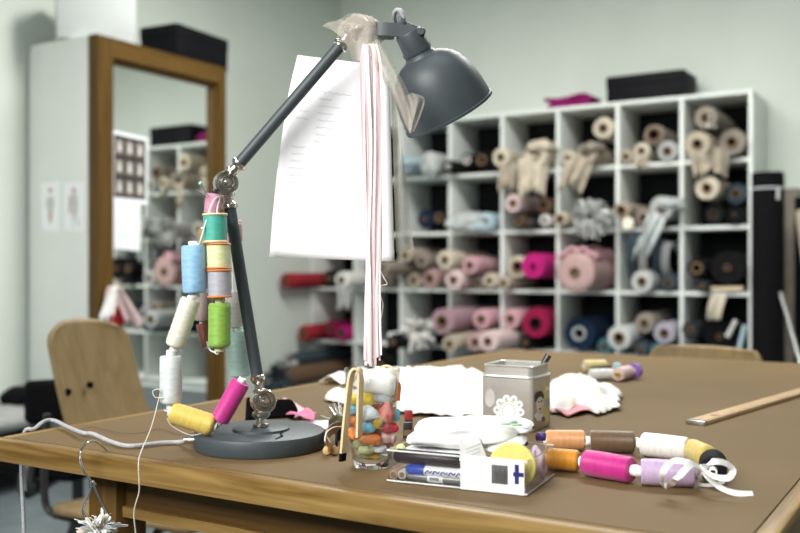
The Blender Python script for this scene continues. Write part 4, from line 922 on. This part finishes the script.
# ================================================================== crumpled white fabrics on the table
def crumple(name, label, outline, hmax, m, seed, rings=16, under=None, ridge=1.0):
    pts = [T(x, y) for x, y in outline]; n = len(pts); c = sum(pts, V((0, 0, 0)))/n
    N = n*6; out = []
    for i in range(N):
        t = i/6; k = int(t); u = t-k
        p0, p1, p2, p3 = pts[(k-1) % n], pts[k % n], pts[(k+1) % n], pts[(k+2) % n]
        out.append(0.5*((2*p1)+(p2-p0)*u+(2*p0-5*p1+4*p2-p3)*u*u+(3*p1-p0-3*p2+p3)*u**3))
    v = [c+UP*hmax*0.7]; f = []
    for j in range(1, rings+1):
        a = j/rings
        for i in range(N):
            p = c.lerp(out[i], a); q = p*14+V((seed, seed*2, 0))
            wq = q+V((noise.noise(q*0.8), noise.noise(q*0.8+V((5, 5, 5))), 0))*0.8
            rid = 1-abs(noise.noise(wq*1.2))*2.6; rid2 = 1-abs(noise.noise(wq*2.6))*2.4
            p = c.lerp(out[i], a*(1+0.10*a*noise.noise(out[i]*60)+0.06*a*noise.noise(out[i]*140)))
            h = hmax*((1-a**2.2)*0.42+0.50*rid*(1-a**5)+0.26*rid2*(1-a**8)*ridge)+0.003+0.006*(0.5+0.5*noise.noise(q*1.2))*a
            v.append(V((p.x, p.y, TZ+max(0.002, h))))
    for i in range(N): f.append((0, 1+i, 1+(i+1) % N))
    for j in range(rings-1):
        for i in range(N):
            a, b = 1+j*N+i, 1+j*N+(i+1) % N; f.append((a, a+N, b+N, b))
    o = part(name, (v, f), m, None, 80, 0.0015); tag(o, label, 'fabric'); return o
M_cloth = mat('white_voile', (0.92, 0.90, 0.86), 0.85, var=0.02, scale=20)
crumple('crumpled_fabric', 'large crumpled white fabric spread between glass and tin', [(322, 384), (345, 384), (372, 398), (400, 414), (440, 419), (478, 418), (505, 398), (490, 380), (455, 380), (420, 378), (380, 379), (345, 380)], 0.034, M_cloth, 3)
crumple('crumpled_fabric', 'small white fabric with a pointed tip just behind the glass', [(324, 401), (345, 397), (362, 402), (372, 412), (355, 413), (342, 406)], 0.022, M_cloth, 8)
crumple('crumpled_fabric', 'crumpled white fabric with pink underside right of the tin', [(540, 400), (548, 412), (568, 414), (578, 410), (596, 417), (609, 413), (619, 409), (619, 395), (604, 394), (596, 386), (575, 383), (552, 384)], 0.027, M_cloth, 14)
flatsheet('fabric_scrap', 'rose edge of folded silk under the white fabric right of the tin', 'fabric', [(553, 411), (575, 404), (600, 409), (568, 416)], 0.004, mat('scrap_rose', (0.72, 0.28, 0.33), 0.7), 0.002, 0.004)

# ================================================================== tin
al = math.radians(28.5); te1 = (RT*math.cos(al)-FW*math.sin(al)); te2 = (RT*math.sin(al)+FW*math.cos(al)); ts = 0.079
tcn = T(532.5, 433); tcen = tcn-te1*ts/2+te2*ts/2; th_ = 0.0945
tin = thing('storage_tin', 'square silver tin with white doily print and retro lady picture', 'tin', tcen)
M_tin = mat('tin_silver', (0.62, 0.60, 0.57), 0.36, 0.55, 0.06, 20)
def sqloop(h, rad, z, n=6):
    o_ = []
    for k, (a, b) in enumerate(((1, 1), (-1, 1), (-1, -1), (1, -1))):
        for i in range(n+1):
            t = math.pi/2*(k+i/n); o_.append(tcen+te1*(a*(h-rad)+rad*math.cos(t))+te2*(b*(h-rad)+rad*math.sin(t))+UP*z)
    return o_
def stack(loops, cap0=True, cap1=True):
    v = []; f = []; n = len(loops[0])
    for l in loops: v += l
    for j in range(len(loops)-1):
        for i in range(n): f.append((j*n+i, j*n+(i+1) % n, (j+1)*n+(i+1) % n, (j+1)*n+i))
    if cap0: f.append(tuple(range(n)))
    if cap1: f.append(tuple(range((len(loops)-1)*n, len(loops)*n)))
    return v, f
H = ts/2
part('tin_body', stack([sqloop(H-0.001, 0.006, 0.0003), sqloop(H, 0.006, 0.002), sqloop(H, 0.006, th_*0.80), sqloop(H-0.0015, 0.009, th_*0.81), sqloop(H-0.0018, 0.009, th_-0.002), sqloop(H-0.003, 0.008, th_-0.002), sqloop(H-0.003, 0.008, 0.004)]), M_tin, tin, 35)
part('rim', stack([sqloop(H+0.0008, 0.010, th_*0.805), sqloop(H+0.0016, 0.010, th_*0.82), sqloop(H+0.0008, 0.010, th_*0.838), sqloop(H-0.0014, 0.009, th_*0.838)], False, False), mat('tin_rim', (0.86, 0.86, 0.84), 0.3, 0.7), tin, 50)
part('rim', stack([sqloop(H-0.0035, 0.008, th_-0.003), sqloop(H-0.0012, 0.009, th_-0.003), sqloop(H-0.0008, 0.009, th_-0.001), sqloop(H-0.002, 0.009, th_), sqloop(H-0.0035, 0.008, th_-0.001), sqloop(H-0.0035, 0.008, th_-0.003)], False, False), MATS['tin_rim'], tin, 50)
fpL = tcen-te2*H; nL = -te2; fpR = tcen+te1*H; nR = te1
M_print = mat('white_print', (0.90, 0.91, 0.90), 0.5, var=0.02); M_gprint = mat('grey_print', (0.45, 0.46, 0.45), 0.6)
dl_ = decal('doily_print', circ(509, 411, 10.2, 10.8, 24), fpL, nL, 0.0002, M_print, tin)
for k in range(10):
    a = 2*math.pi*k/10+0.1; x, y = 509+12*math.cos(a), 411+12.6*math.sin(a)
    if y > 424: continue
    decal('petal', circ(x, y, 3.6, 4.0, 12), fpL, nL, 0.0002, M_print, dl_)
    decal('petal_eye', circ(x, y, 1.4, 1.6, 8), fpL, nL, 0.0008, M_gprint, dl_)
for k in range(16):
    a = 2*math.pi*k/16; decal('lace_hole', circ(509+6.6*math.cos(a), 411+7*math.sin(a), 0.75, 0.85, 7), fpL, nL, 0.0008, M_gprint, dl_)
decal('pale_smudge', circ(490, 398, 5, 9, 16), fpL, nL, 0.0001, mat('pale_print', (0.66, 0.65, 0.63), 0.45, 0.4), tin, 0.0002)
M_yel = mat('print_yellow', (0.72, 0.62, 0.26), 0.5); M_sk = mat('print_skin', (0.85, 0.80, 0.74), 0.5)
decal('picture_panel', [(542, 386), (549, 384), (548.6, 421), (542, 424)], fpR, nR, 0.0002, M_yel, tin)
decal('picture_band', [(544, 399), (549, 397.8), (549, 406.4), (544, 408)], fpR, nR, 0.0007, M_gprint, tin)
decal('script_line', [(544, 391), (546, 387), (547, 390), (548.4, 386), (549.2, 387.6), (549.2, 389), (548.6, 387.6), (547.2, 391.5), (546, 389), (544.6, 392)], fpR, nR, 0.0007, M_print, tin)
decal('face_print', [(535.5, 400), (537, 396), (540.5, 395), (542.6, 398), (542.6, 405), (541.2, 411), (539, 414), (536.6, 410.5)], fpR, nR, 0.0007, M_sk, tin)
decal('hair_print', [(534.5, 402), (534.8, 395), (537, 391.6), (541, 391), (543, 395), (542.8, 399), (540.5, 396.4), (537.2, 397.4), (535.6, 401)], fpR, nR, 0.0011, M_ink, tin)
decal('eye_print', [(536.8, 401.6), (538.2, 401), (538.2, 402), (536.8, 402.6)], fpR, nR, 0.0012, M_ink, tin)
decal('eye_print', [(540, 400.8), (541.6, 400.2), (541.6, 401.4), (540, 401.8)], fpR, nR, 0.0012, M_ink, tin)
decal('mouth_print', [(537.8, 408.4), (540.6, 407.6), (539.6, 409.8), (538.4, 410)], fpR, nR, 0.0012, mat('print_red', (0.4, 0.05, 0.06), 0.5), tin)
decal('collar_print', [(533.5, 416), (537, 411.5), (539, 414.5), (542, 412.5), (541.5, 420), (537, 421)], fpR, nR, 0.0007, M_print, tin)
decal('flower_print', circ(542.5, 419, 1.8, 2.6, 8), fpR, nR, 0.0012, mat('print_plum', (0.18, 0.06, 0.16), 0.5), tin)
pe = thing('marker_pen', 'black marker standing in the silver tin', 'pen', tcen+UP*0.005)
pa = tcen+UP*0.006-te1*0.01; pb = P(548.5, 355, depth(tcen)+0.012); pd = pb-pa
part('pen_barrel', tube([pa, pa+pd*0.9], 0.0042, 12), M_tube, pe, 40); part('pen_cap', tube([pa+pd*0.88, pa+pd], 0.0048, 12), mat('pen_black', (0.02, 0.03, 0.03), 0.3), pe, 40)

# ================================================================== clear box of pens
bA, bB, bC = T(387, 482), T(527, 496.5), T(551.5, 476)
ux = (bB-bA); lx = ux.length; ux.normalize(); uy = UP.cross(ux).normalized(); ly = max(0.06, (bC-bB).dot(uy)); hb_ = 0.035
cb_ = thing('clear_pen_box', 'clear plastic box holding pens and a needle card', 'box', bA+ux*lx/2+uy*ly/2)
M_acr = thinglass('clear_acrylic', (0.97, 0.98, 0.98), 1.2)
def pb_(x0, x1, y0, y1, z0, z1, bev=0): return bbox(bA+ux*(x0+x1)/2+uy*(y0+y1)/2+UP*(z0+z1)/2, ux*(x1-x0)/2, uy*(y1-y0)/2, UP*(z1-z0)/2, bev)
wt = 0.0015
part('box_bottom', pb_(0, lx, 0, ly, 0.0004, 0.002), M_acr, cb_); part('box_wall', pb_(0, lx, 0, wt, 0.0022, hb_), M_acr, cb_); part('box_wall', pb_(0, lx, ly-wt, ly, 0.0022, hb_), M_acr, cb_)
part('box_wall', pb_(0, wt, wt*1.1, ly-wt*1.1, 0.0022, hb_), M_acr, cb_); part('box_wall', pb_(lx-wt, lx, wt*1.1, ly-wt*1.1, 0.0022, hb_), M_acr, cb_)
M_rimc = sheer('clear_rim', (0.9, 0.92, 0.92), 0.45, 0.2)
part('box_rim', tube([bA+UP*hb_, bA+ux*lx+UP*hb_, bA+ux*lx+uy*ly+UP*hb_, bA+uy*ly+UP*hb_, bA+UP*hb_], 0.0010, 6), M_rimc, cb_)
part('box_foot_rim', tube([bA+UP*0.002, bA+ux*lx+UP*0.002, bA+ux*lx+uy*ly+UP*0.002], 0.0010, 6), M_rimc, cb_)
def B(x, y, z): return bA+ux*x+uy*y+UP*z
mk1 = thing('marker_pen', 'thick dark plum marker lying on the pens in the clear box', 'pen', B(0.04, 0.01, 0.02))
mm1 = mat('plum_barrel', (0.035, 0.018, 0.022), 0.35)
part('pen_barrel', lathe([(0, 0), (0, 0.005), (0.004, 0.0078), (0.075, 0.0078), (0.078, 0.006), (0.078, 0)], B(0.004, 0.012, 0.0275), ux, 20), mm1, mk1, 40)
part('pen_clip', lathe([(0, 0), (0, 0.0062), (0.012, 0.0055), (0.012, 0)], B(0.0825, 0.012, 0.028), ux, 16), M_steel, mk1, 40)
mk2 = thing('marker_pen', 'blue and white printed pen lying in the clear box', 'pen', B(0.06, 0.01, 0.01))
part('pen_cap', lathe([(0, 0), (0, 0.003), (0.004, 0.0055), (0.022, 0.006), (0.022, 0)], B(0.020, 0.008, 0.0145), ux, 18), mat('pen_blue', (0.02, 0.06, 0.42), 0.3), mk2, 40)
bb_ = part('pen_barrel', lathe([(0, 0), (0, 0.0057), (0.06, 0.0057), (0.062, 0.003), (0.062, 0)], B(0.0425, 0.008, 0.0145), ux, 18), M_plast, mk2, 40)
for k in range(5):
    part('printed_swirl', tube(spline([B(0.044+k*0.009, 0.0021, 0.0125), B(0.047+k*0.009, 0.0020, 0.0165), B(0.050+k*0.009, 0.0021, 0.0140), B(0.052+k*0.009, 0.0022, 0.0165)], 10), 0.0007, 5), MATS['pen_blue'], bb_)
mk3 = thing('ballpoint_pen', 'silver pen with a white price label in the clear box', 'pen', B(0.05, 0.006, 0.004))
part('pen_barrel', lathe([(0, 0), (0, 0.002), (0.012, 0.0042), (0.026, 0.0046), (0.075, 0.0046), (0.076, 0)], B(0.018, 0.008, 0.0072), ux, 18), mat('pen_silver', (0.22, 0.22, 0.23), 0.35, 0.4), mk3, 40)
part('price_label', lathe([(0, 0.00465), (0, 0.0049), (0.018, 0.0049), (0.018, 0.00465)], B(0.046, 0.008, 0.0072), ux, 18), M_paper, mk3, 40)
for k in range(6): part('barcode_bar', bbox(B(0.050+k*0.0018, 0.0029, 0.0076), ux*0.0005, uy*0.0002, UP*0.0016), M_ink, mk3)
for k, (x, z, c, lab) in enumerate(((0.004, 0.0075, (0.42, 0.26, 0.16), 'tan'), (0.013, 0.0085, (0.55, 0.52, 0.48), 'pale grey'))):
    p_ = thing('pen_stub', f'{lab} round pen stub seen end on in the clear box', 'pen', B(x, 0.01, z)); m_ = mat(f'stub_{k}', c, 0.4)
    part('stub_body', lathe([(0, 0), (0, 0.0045), (0.0015, 0.0055), (0.05, 0.0055), (0.05, 0)], B(x+0.002+k*0.001, 0.004+0.016*0, z), uy, 18), m_, p_, 40); part('stub_tip', lathe([(-0.001, 0), (-0.001, 0.003), (0.0002, 0.0032)], B(x+0.002+k*0.001, 0.004, z), uy, 12), M_card, p_)
# needle card in front of the right half
cx0, cx1 = lx*0.545, lx*0.985
nc = thing('needle_card', 'white needle card with dark window at the front of the clear box', 'card', B((cx0+cx1)/2, -0.001, 0.0))
part('card', pb_(cx0, cx1, -0.0016, -0.0004, 0.0012, hb_+0.002), M_plast, nc)
wx0 = lx*0.765; wz0, wz1 = 0.0105, 0.030
part('window', bbox(B(wx0+0.0085, -0.0018, (wz0+wz1)/2), ux*0.0088, uy*0.0004, UP*(wz1-wz0)/2, 0.0003), mat('window_grey', (0.10, 0.105, 0.11), 0.3), nc)
for k in range(5): part('needle', tube([B(wx0+0.003+k*0.0028, -0.0026, wz0+0.003), B(wx0+0.003+k*0.0028, -0.0026, wz1-0.004-0.003*(k % 2))], 0.0005, 6), M_steel, nc)
nav = mat('navy_print', (0.02, 0.02, 0.16), 0.4)
part('printed_cross', bbox(B(lx*0.935, -0.0018, 0.022), ux*0.0022, uy*0.0003, UP*0.010), nav, nc); part('printed_cross', bbox(B(lx*0.945, -0.0018, 0.022), ux*0.0055, uy*0.00035, UP*0.0022), nav, nc)
for k in range(6): part('print_dash', bbox(B(lx*0.70, -0.0018, 0.014+k*0.0034), ux*0.0004, uy*0.0002, UP*0.0010), M_gprint, nc)
yd = thing('yellow_disc', 'pale yellow plastic disc standing behind the needle card', 'disc', B(lx*0.86, 0.012, 0.002))
part('disc_body', lathe([(0, 0), (0, 0.0235), (0.001, 0.0245), (0.004, 0.0245), (0.005, 0.0235), (0.005, 0)], B(lx*0.88, 0.010, 0.0272), (uy*0.97-ux*0.25), 40), mat('pale_yellow', (0.80, 0.72, 0.22), 0.45), yd, 40)
part('disc_hub', lathe([(-0.0015, 0), (-0.0015, 0.006), (0.0, 0.006)], B(lx*0.88, 0.010, 0.0272), (uy*0.97-ux*0.25), 20), nav, yd)
lc = thing('grey_packet', 'small grey printed packet slanting behind the needle card', 'packet', B(lx*0.6, 0.03, 0.01))
part('packet_body', bbox(B(lx*0.60, 0.015, 0.036), (ux*0.8+UP*0.35).normalized()*0.013, uy*0.0015, (UP*0.8-ux*0.35).normalized()*0.016, 0.0006), mat('packet_grey', (0.60, 0.60, 0.58), 0.5), lc)
for k in range(3): part('print_line', bbox(B(lx*0.60, 0.0132, 0.036+k*0.004), (ux*0.8+UP*0.35).normalized()*0.009, uy*0.0002, UP*0.0006), M_gprint, lc)
lt = thing('folded_leaflet', 'folded white leaflet lying behind the plum marker in the clear box', 'leaflet', B(0.05, 0.035, 0.01))
part('leaflet_page', bbox(B(0.050, 0.040, 0.0318), ux*0.042, uy*0.017, UP*0.0012, 0.0004), M_paper, lt)
part('leaflet_page', bbox(B(0.047, 0.041, 0.0285), ux*0.040, uy*0.017, UP*0.0014, 0.0004), mat('leaflet_plum', (0.16, 0.05, 0.08), 0.5), lt)
part('leaflet_stack', bbox(B(0.049, 0.042, 0.0148), ux*0.038, uy*0.016, UP*0.0118, 0.0006), M_plast, lt)
# lilac lace crumple at the right end
o = part('lace_trim', lump(B(lx*0.93, ly*0.62, 0.016), 0.011, 0.014, 0.020, 4, 0.5, 4), mat('lilac_lace', (0.55, 0.42, 0.55), 0.7, var=0.3, scale=90, bump=0.6), None, 60); tag(o, 'crumpled lilac lace trim inside the clear box', 'lace')
o = part('ribbon_knot', lump(P(541, 437, 1.06), 0.006, 0.006, 0.006, 2, 0.4, 3), mat('purple_ribbon', (0.10, 0.04, 0.25), 0.5), None, 60); o.location.z = max(o.location.z, TZ+hb_+0.006); tag(o, 'dark purple ribbon knot on the rim of the clear box', 'ribbon')
o = part('earplug', lathe([(0, 0), (0, 0.006), (0.008, 0.0066), (0.014, 0.004), (0.016, 0)], B(0.006, 0.024, 0.0225), UP, 18), mat('lime_foam', (0.62, 0.68, 0.32), 0.8), None, 60); tag(o, 'pale lime foam plug standing in the clear box', 'plug')
# folded white printed cloth resting across the rear of the box
q_ = [B(0.008, 0.012, hb_), B(0.142, 0.016, hb_)]
fc = thing('folded_cloth', 'bulky folded white cotton with faint leaf print lying across the clear box', 'cloth', q_[0].lerp(q_[1], 0.5))
e1_ = (q_[1]-q_[0]); wl = e1_.length; e1_.normalize(); e2_ = UP.cross(e1_).normalized()
def fold(zc, hz, y0, hy, x0, x1, sd, lobes):
    def fn(u, v):
        t = u*2-1; en = max(0.02, (1-abs(t)**5))**0.4; a = v*2*math.pi
        cy = math.copysign(abs(math.cos(a))**0.7, math.cos(a)); cz = math.copysign(abs(math.sin(a))**0.7, math.sin(a))
        k = 1+0.10*math.sin(lobes*a+sd+t*3)+0.16*noise.noise(V((t*3+sd, math.cos(a)*1.4, math.sin(a)*1.4)))
        p = q_[0]+e1_*(x0+(x1-x0)*u)+e2_*(y0+hy*cy*en*k+0.006*math.sin(t*2.4+sd))+UP*(zc+hz*cz*en*k)
        p.z = max(p.z, TZ+hb_+0.0015); return p
    return grid(fn, 40, 36)
part('fold', fold(0.008, 0.009, 0.042, 0.036, 0.0, wl, 1, 3), M_wht, fc, 80)
part('fold', fold(0.018, 0.010, 0.046, 0.034, 0.004, wl*0.93, 4, 4), M_wht, fc, 80)
part('fold', fold(0.023, 0.008, 0.060, 0.022, wl*0.35, wl*1.02, 7, 3), M_wht, fc, 80)
lf = mat('leaf_print', (0.30, 0.48, 0.25), 0.7); lb = mat('leaf_blue', (0.45, 0.62, 0.68), 0.7)
for k, (x, y) in enumerate(((506, 424), (512, 421), (517, 425), (524, 428))):
    c_ = T(x, y, hb_+0.031)
    part('printed_leaf', lump(c_, 0.006, 0.004, 0.0018, k, 0.2, 2), lb if k % 2 else lf, fc, 70)
# red and black packets between glass and cloth
for k, (x, y, c, lab) in enumerate(((408.5, 430, (0.30, 0.02, 0.02), 'dark red'), (407.5, 438, (0.02, 0.02, 0.025), 'black'))):
    p_ = T(x, y); pt = thing('needle_packet', f'small {lab} packet standing beside the glass', 'packet', p_); hh = metre(20 if k == 0 else 16, depth(p_))
    part('packet_body', bbox(p_+UP*hh/2, RT*0.006, FW*0.003, UP*hh/2, 0.0008), mat(f'packet_{k}', c, 0.4), pt); part('packet_label', bbox(p_+UP*hh*0.35-FW*0.0032, RT*0.0052, FW*0.0003, UP*hh*0.18), M_card if k else M_ink, pt)

# ================================================================== spools lying on the table
def tspool(label, a, b, rp, col, **k):
    r_ = metre(rp, depth(T(*a)))
    for _ in range(3): pa_ = T(*a, r_+0.0005); r_ = metre(rp, depth(pa_))
    pb2 = T(*b, r_+0.0005); return spool(label, pa_, pb2, r_, col, **k)
tspool('peach orange thread spool lying behind the clear box', (546, 440), (585, 440), 10.3, (0.70, 0.34, 0.14), style='king', ext=0.06)
tspool('golden orange thread spool lying beside the clear box', (549, 458.5), (579, 461), 11.0, (0.72, 0.30, 0.02), style='king', ext=0.14)
tspool('chocolate brown thread spool lying on the table', (590, 441), (634, 442), 11.2, (0.15, 0.085, 0.045), ext=0.10)
tspool('plain white thread spool lying on the table next to the brown one', (643, 444), (688, 449), 12.0, (0.86, 0.83, 0.80), ext=0.12)
tspool('straw yellow thread spool lying between white and black spools', (691, 449.5), (708, 457), 11.3, (0.62, 0.48, 0.12), style='king', ext=0.05)
tspool('black thread spool lying at the end of the table row', (713, 462), (713, 470), 13.5, (0.012, 0.012, 0.014), ext=0.3, style='cone', corer=0.3)
tspool('deep magenta thread spool lying on the table', (586, 462.5), (632, 470), 13.2, (0.58, 0.02, 0.25), ext=0.12)
tspool('lilac thread spool lying under the white ribbon bow', (641, 471.5), (695, 474), 13.3, (0.55, 0.40, 0.60), ext=0.12, core=(0.80, 0.80, 0.80))
M_rib = mat('white_ribbon', (0.90, 0.90, 0.89), 0.6, var=0.02)
rb = thing('ribbon_bow', 'white ribbon bow tied to the lilac spool', 'ribbon', T(702, 482))
hs = metre(13.3, depth(T(670, 484)))
def rib(pts, wd_, w_=0.0068):
    sp = spline(pts, 40); nn = (UP*0.55-FW*0.8+RT*0.1).normalized()
    wl_ = [(sp[min(i+1, 40)]-sp[max(i-1, 0)]).cross(nn) for i in range(41)]
    part('ribbon_loop', strip(sp, wl_, w_, 0.0006), M_rib, rb, 60)
kz = 0.024
kn = T(702, 469, kz)
rib([kn, T(690, 463.0, hs*2+0.004), T(674, 461, hs*2+0.006), T(664, 470, hs*2+0.001), T(662.5, 482, hs*1.0+0.002), T(668, 486.0, hs*0.75), T(680, 475, hs*1.9+0.002), T(692, 464, hs*2+0.007), kn], [UP*0.5+(-FW)*0.9+RT*0.2]*31)
rib([kn, T(712, 462, 0.036), T(725, 463, 0.034), T(733, 470, 0.026), T(728, 478, 0.020), T(716, 477, 0.020), T(706, 472, 0.022), kn], [UP*0.6-FW*0.9]*31)
rib([kn, T(708, 477, 0.017), T(718, 486, 0.008), T(731, 492, 0.004), T(744, 494, 0.002), T(753, 494, 0.0015)], [(UP*0.5-FW*0.9+RT*0.2)]*31)
rib([kn, T(697, 476, 0.014), T(699, 484, 0.003), T(712, 485, 0.003), T(724, 482, 0.003)], [UP*0.6-FW]*31, 0.004)
part('knot', lump(kn, 0.0055, 0.005, 0.005, 2, 0.3, 3), M_rib, rb, 60)
# far group of spools
tspool('soft yellow thread spool lying far back on the table', (584, 366), (606, 365.5), 6.0, (0.78, 0.66, 0.28), ext=0.06)
tspool('slim black thread spool lying far back on the table', (592, 370.5), (611, 369.5), 4.2, (0.015, 0.015, 0.018), ext=0.06)
tspool('snow white thread spool lying far back on the table', (590, 374.5), (613, 374), 5.8, (0.88, 0.86, 0.84), ext=0.06)
tspool('pale aqua thread spool standing out behind the far pink one', (614, 367), (620, 367), 4.5, (0.40, 0.68, 0.74), ext=0.06)
tspool('blush pink thread spool lying far back on the table', (618, 374.5), (631, 371.5), 7.0, (0.80, 0.58, 0.58), ext=0.10, core=(0.70, 0.55, 0.12))
tspool('violet thread spool at the end of the far group', (633, 371), (636, 370.5), 8.0, (0.26, 0.12, 0.48), ext=0.25)

# ================================================================== ruler
ra, rb2, rc_ = T(687, 421, 0.004), T(706, 423, 0.004), T(800, 392, 0.004)
rdir = (rc_-(ra+rb2)/2); rdir.z = 0; rdir.normalize(); rw = 0.028; rl = 0.62
rs = (ra+rb2)/2; rs.z = TZ+0.0035; rside = UP.cross(rdir)
ru = thing('wooden_ruler', 'wooden ruler with a metal end lying on the table', 'ruler', rs)
part('ruler_body', bbox(rs+rdir*rl/2, rdir*rl/2, rside*rw/2, UP*0.003, 0.0006), wood('ruler_wood', (0.42, 0.28, 0.15), (0.52, 0.37, 0.22), 'Y', 5), ru)
part('metal_end', bbox(rs+rdir*0.001, rdir*0.007, rside*(rw/2+0.0004), UP*0.0033, 0.0004), M_steel, ru)
part('printed_mark', lump(rs+rdir*0.065+UP*0.003, 0.007, 0.007, 0.0004, 3, 0.5, 2), mat('ruler_mark', (0.22, 0.07, 0.04), 0.6), ru)
for k in range(56): part('tick', bbox(rs+rdir*(0.02+k*0.01)-rside*(rw/2-(0.006 if k % 5 == 0 else 0.004)/2-0.001)+UP*0.0031, rdir*0.0004, rside*(0.006 if k % 5 == 0 else 0.004)/2, UP*0.0002), M_card, ru)

# ================================================================== hanger hook with white fabric flower at the table front
hz = depth(T(86, 452))
hg = thing('wire_hanger', 'bent wire hook over the table edge carrying a frayed flower', 'hook', P(92, 483, 1.16))
hp = [T(107, 450, 0.0016), T(101, 445, 0.010), T(93.5, 441, 0.018), T(86, 443.5, 0.020), P(81, 450, 1.165), P(80, 459, 1.155), P(83, 469, 1.15), P(88, 477, 1.15), P(92.5, 483, 1.15)]
part('hook_wire', tube(spline(hp, 50), 0.0015, 8), M_steel, hg)
part('hook_wire', tube(spline([P(92.5, 481, 1.15), P(89, 494, 1.15), P(83, 509, 1.15), P(86, 520, 1.15), P(91, 534, 1.15)], 24), 0.0015, 8), M_steel, hg)
part('hook_wire', tube(spline([P(92, 482, 1.152), P(100, 499, 1.152), P(110, 518, 1.152)], 12), 0.0015, 8), M_steel, hg)
part('wire_twist', tube(spline([P(90, 483, 1.148), P(93, 481.5, 1.146), P(96, 484, 1.15), P(92, 486, 1.154), P(90, 483.5, 1.149), P(95, 482.5, 1.147)], 20), 0.0012, 6), M_steel, hg)
fl = thing('fabric_flower', 'frayed white and grey fabric flower hanging on the wire hook', 'flower', P(98, 534, 1.15))
rnd = random.Random(21); fc0 = P(98, 534, 1.15); Mfl = [M_wht, mat('flower_grey', (0.55, 0.60, 0.62), 0.8), mat('flower_cream', (0.75, 0.68, 0.55), 0.8)]
for k in range(90):
    a = rnd.uniform(0, 2*math.pi); e_ = rnd.uniform(-0.3, 1.3); dr = RT*math.cos(a)*math.cos(e_)+FW*math.sin(a)*math.cos(e_)+UP*math.sin(e_); l = rnd.uniform(0.016, 0.032)
    p0_ = fc0+dr*0.004; p1_ = fc0+dr*l*0.6+UP*0.003; p2_ = fc0+dr*l+V((rnd.uniform(-1, 1), rnd.uniform(-1, 1), rnd.uniform(-1, 1)))*0.006
    part('petal', strip(spline([p0_, p1_, p2_], 4), dr.cross(V((rnd.random(), rnd.random(), rnd.random()))), [0.002, 0.004, 0.0055, 0.006, 0.003], 0.0006), Mfl[k % 3 if k % 2 else 0], fl, 50)
part('flower_core', lump(fc0, 0.008, 0.008, 0.008, 2, 0.3, 2), Mfl[1], fl, 60)

for o in bpy.data.objects:
    if 'wloc' in o: del o['wloc']
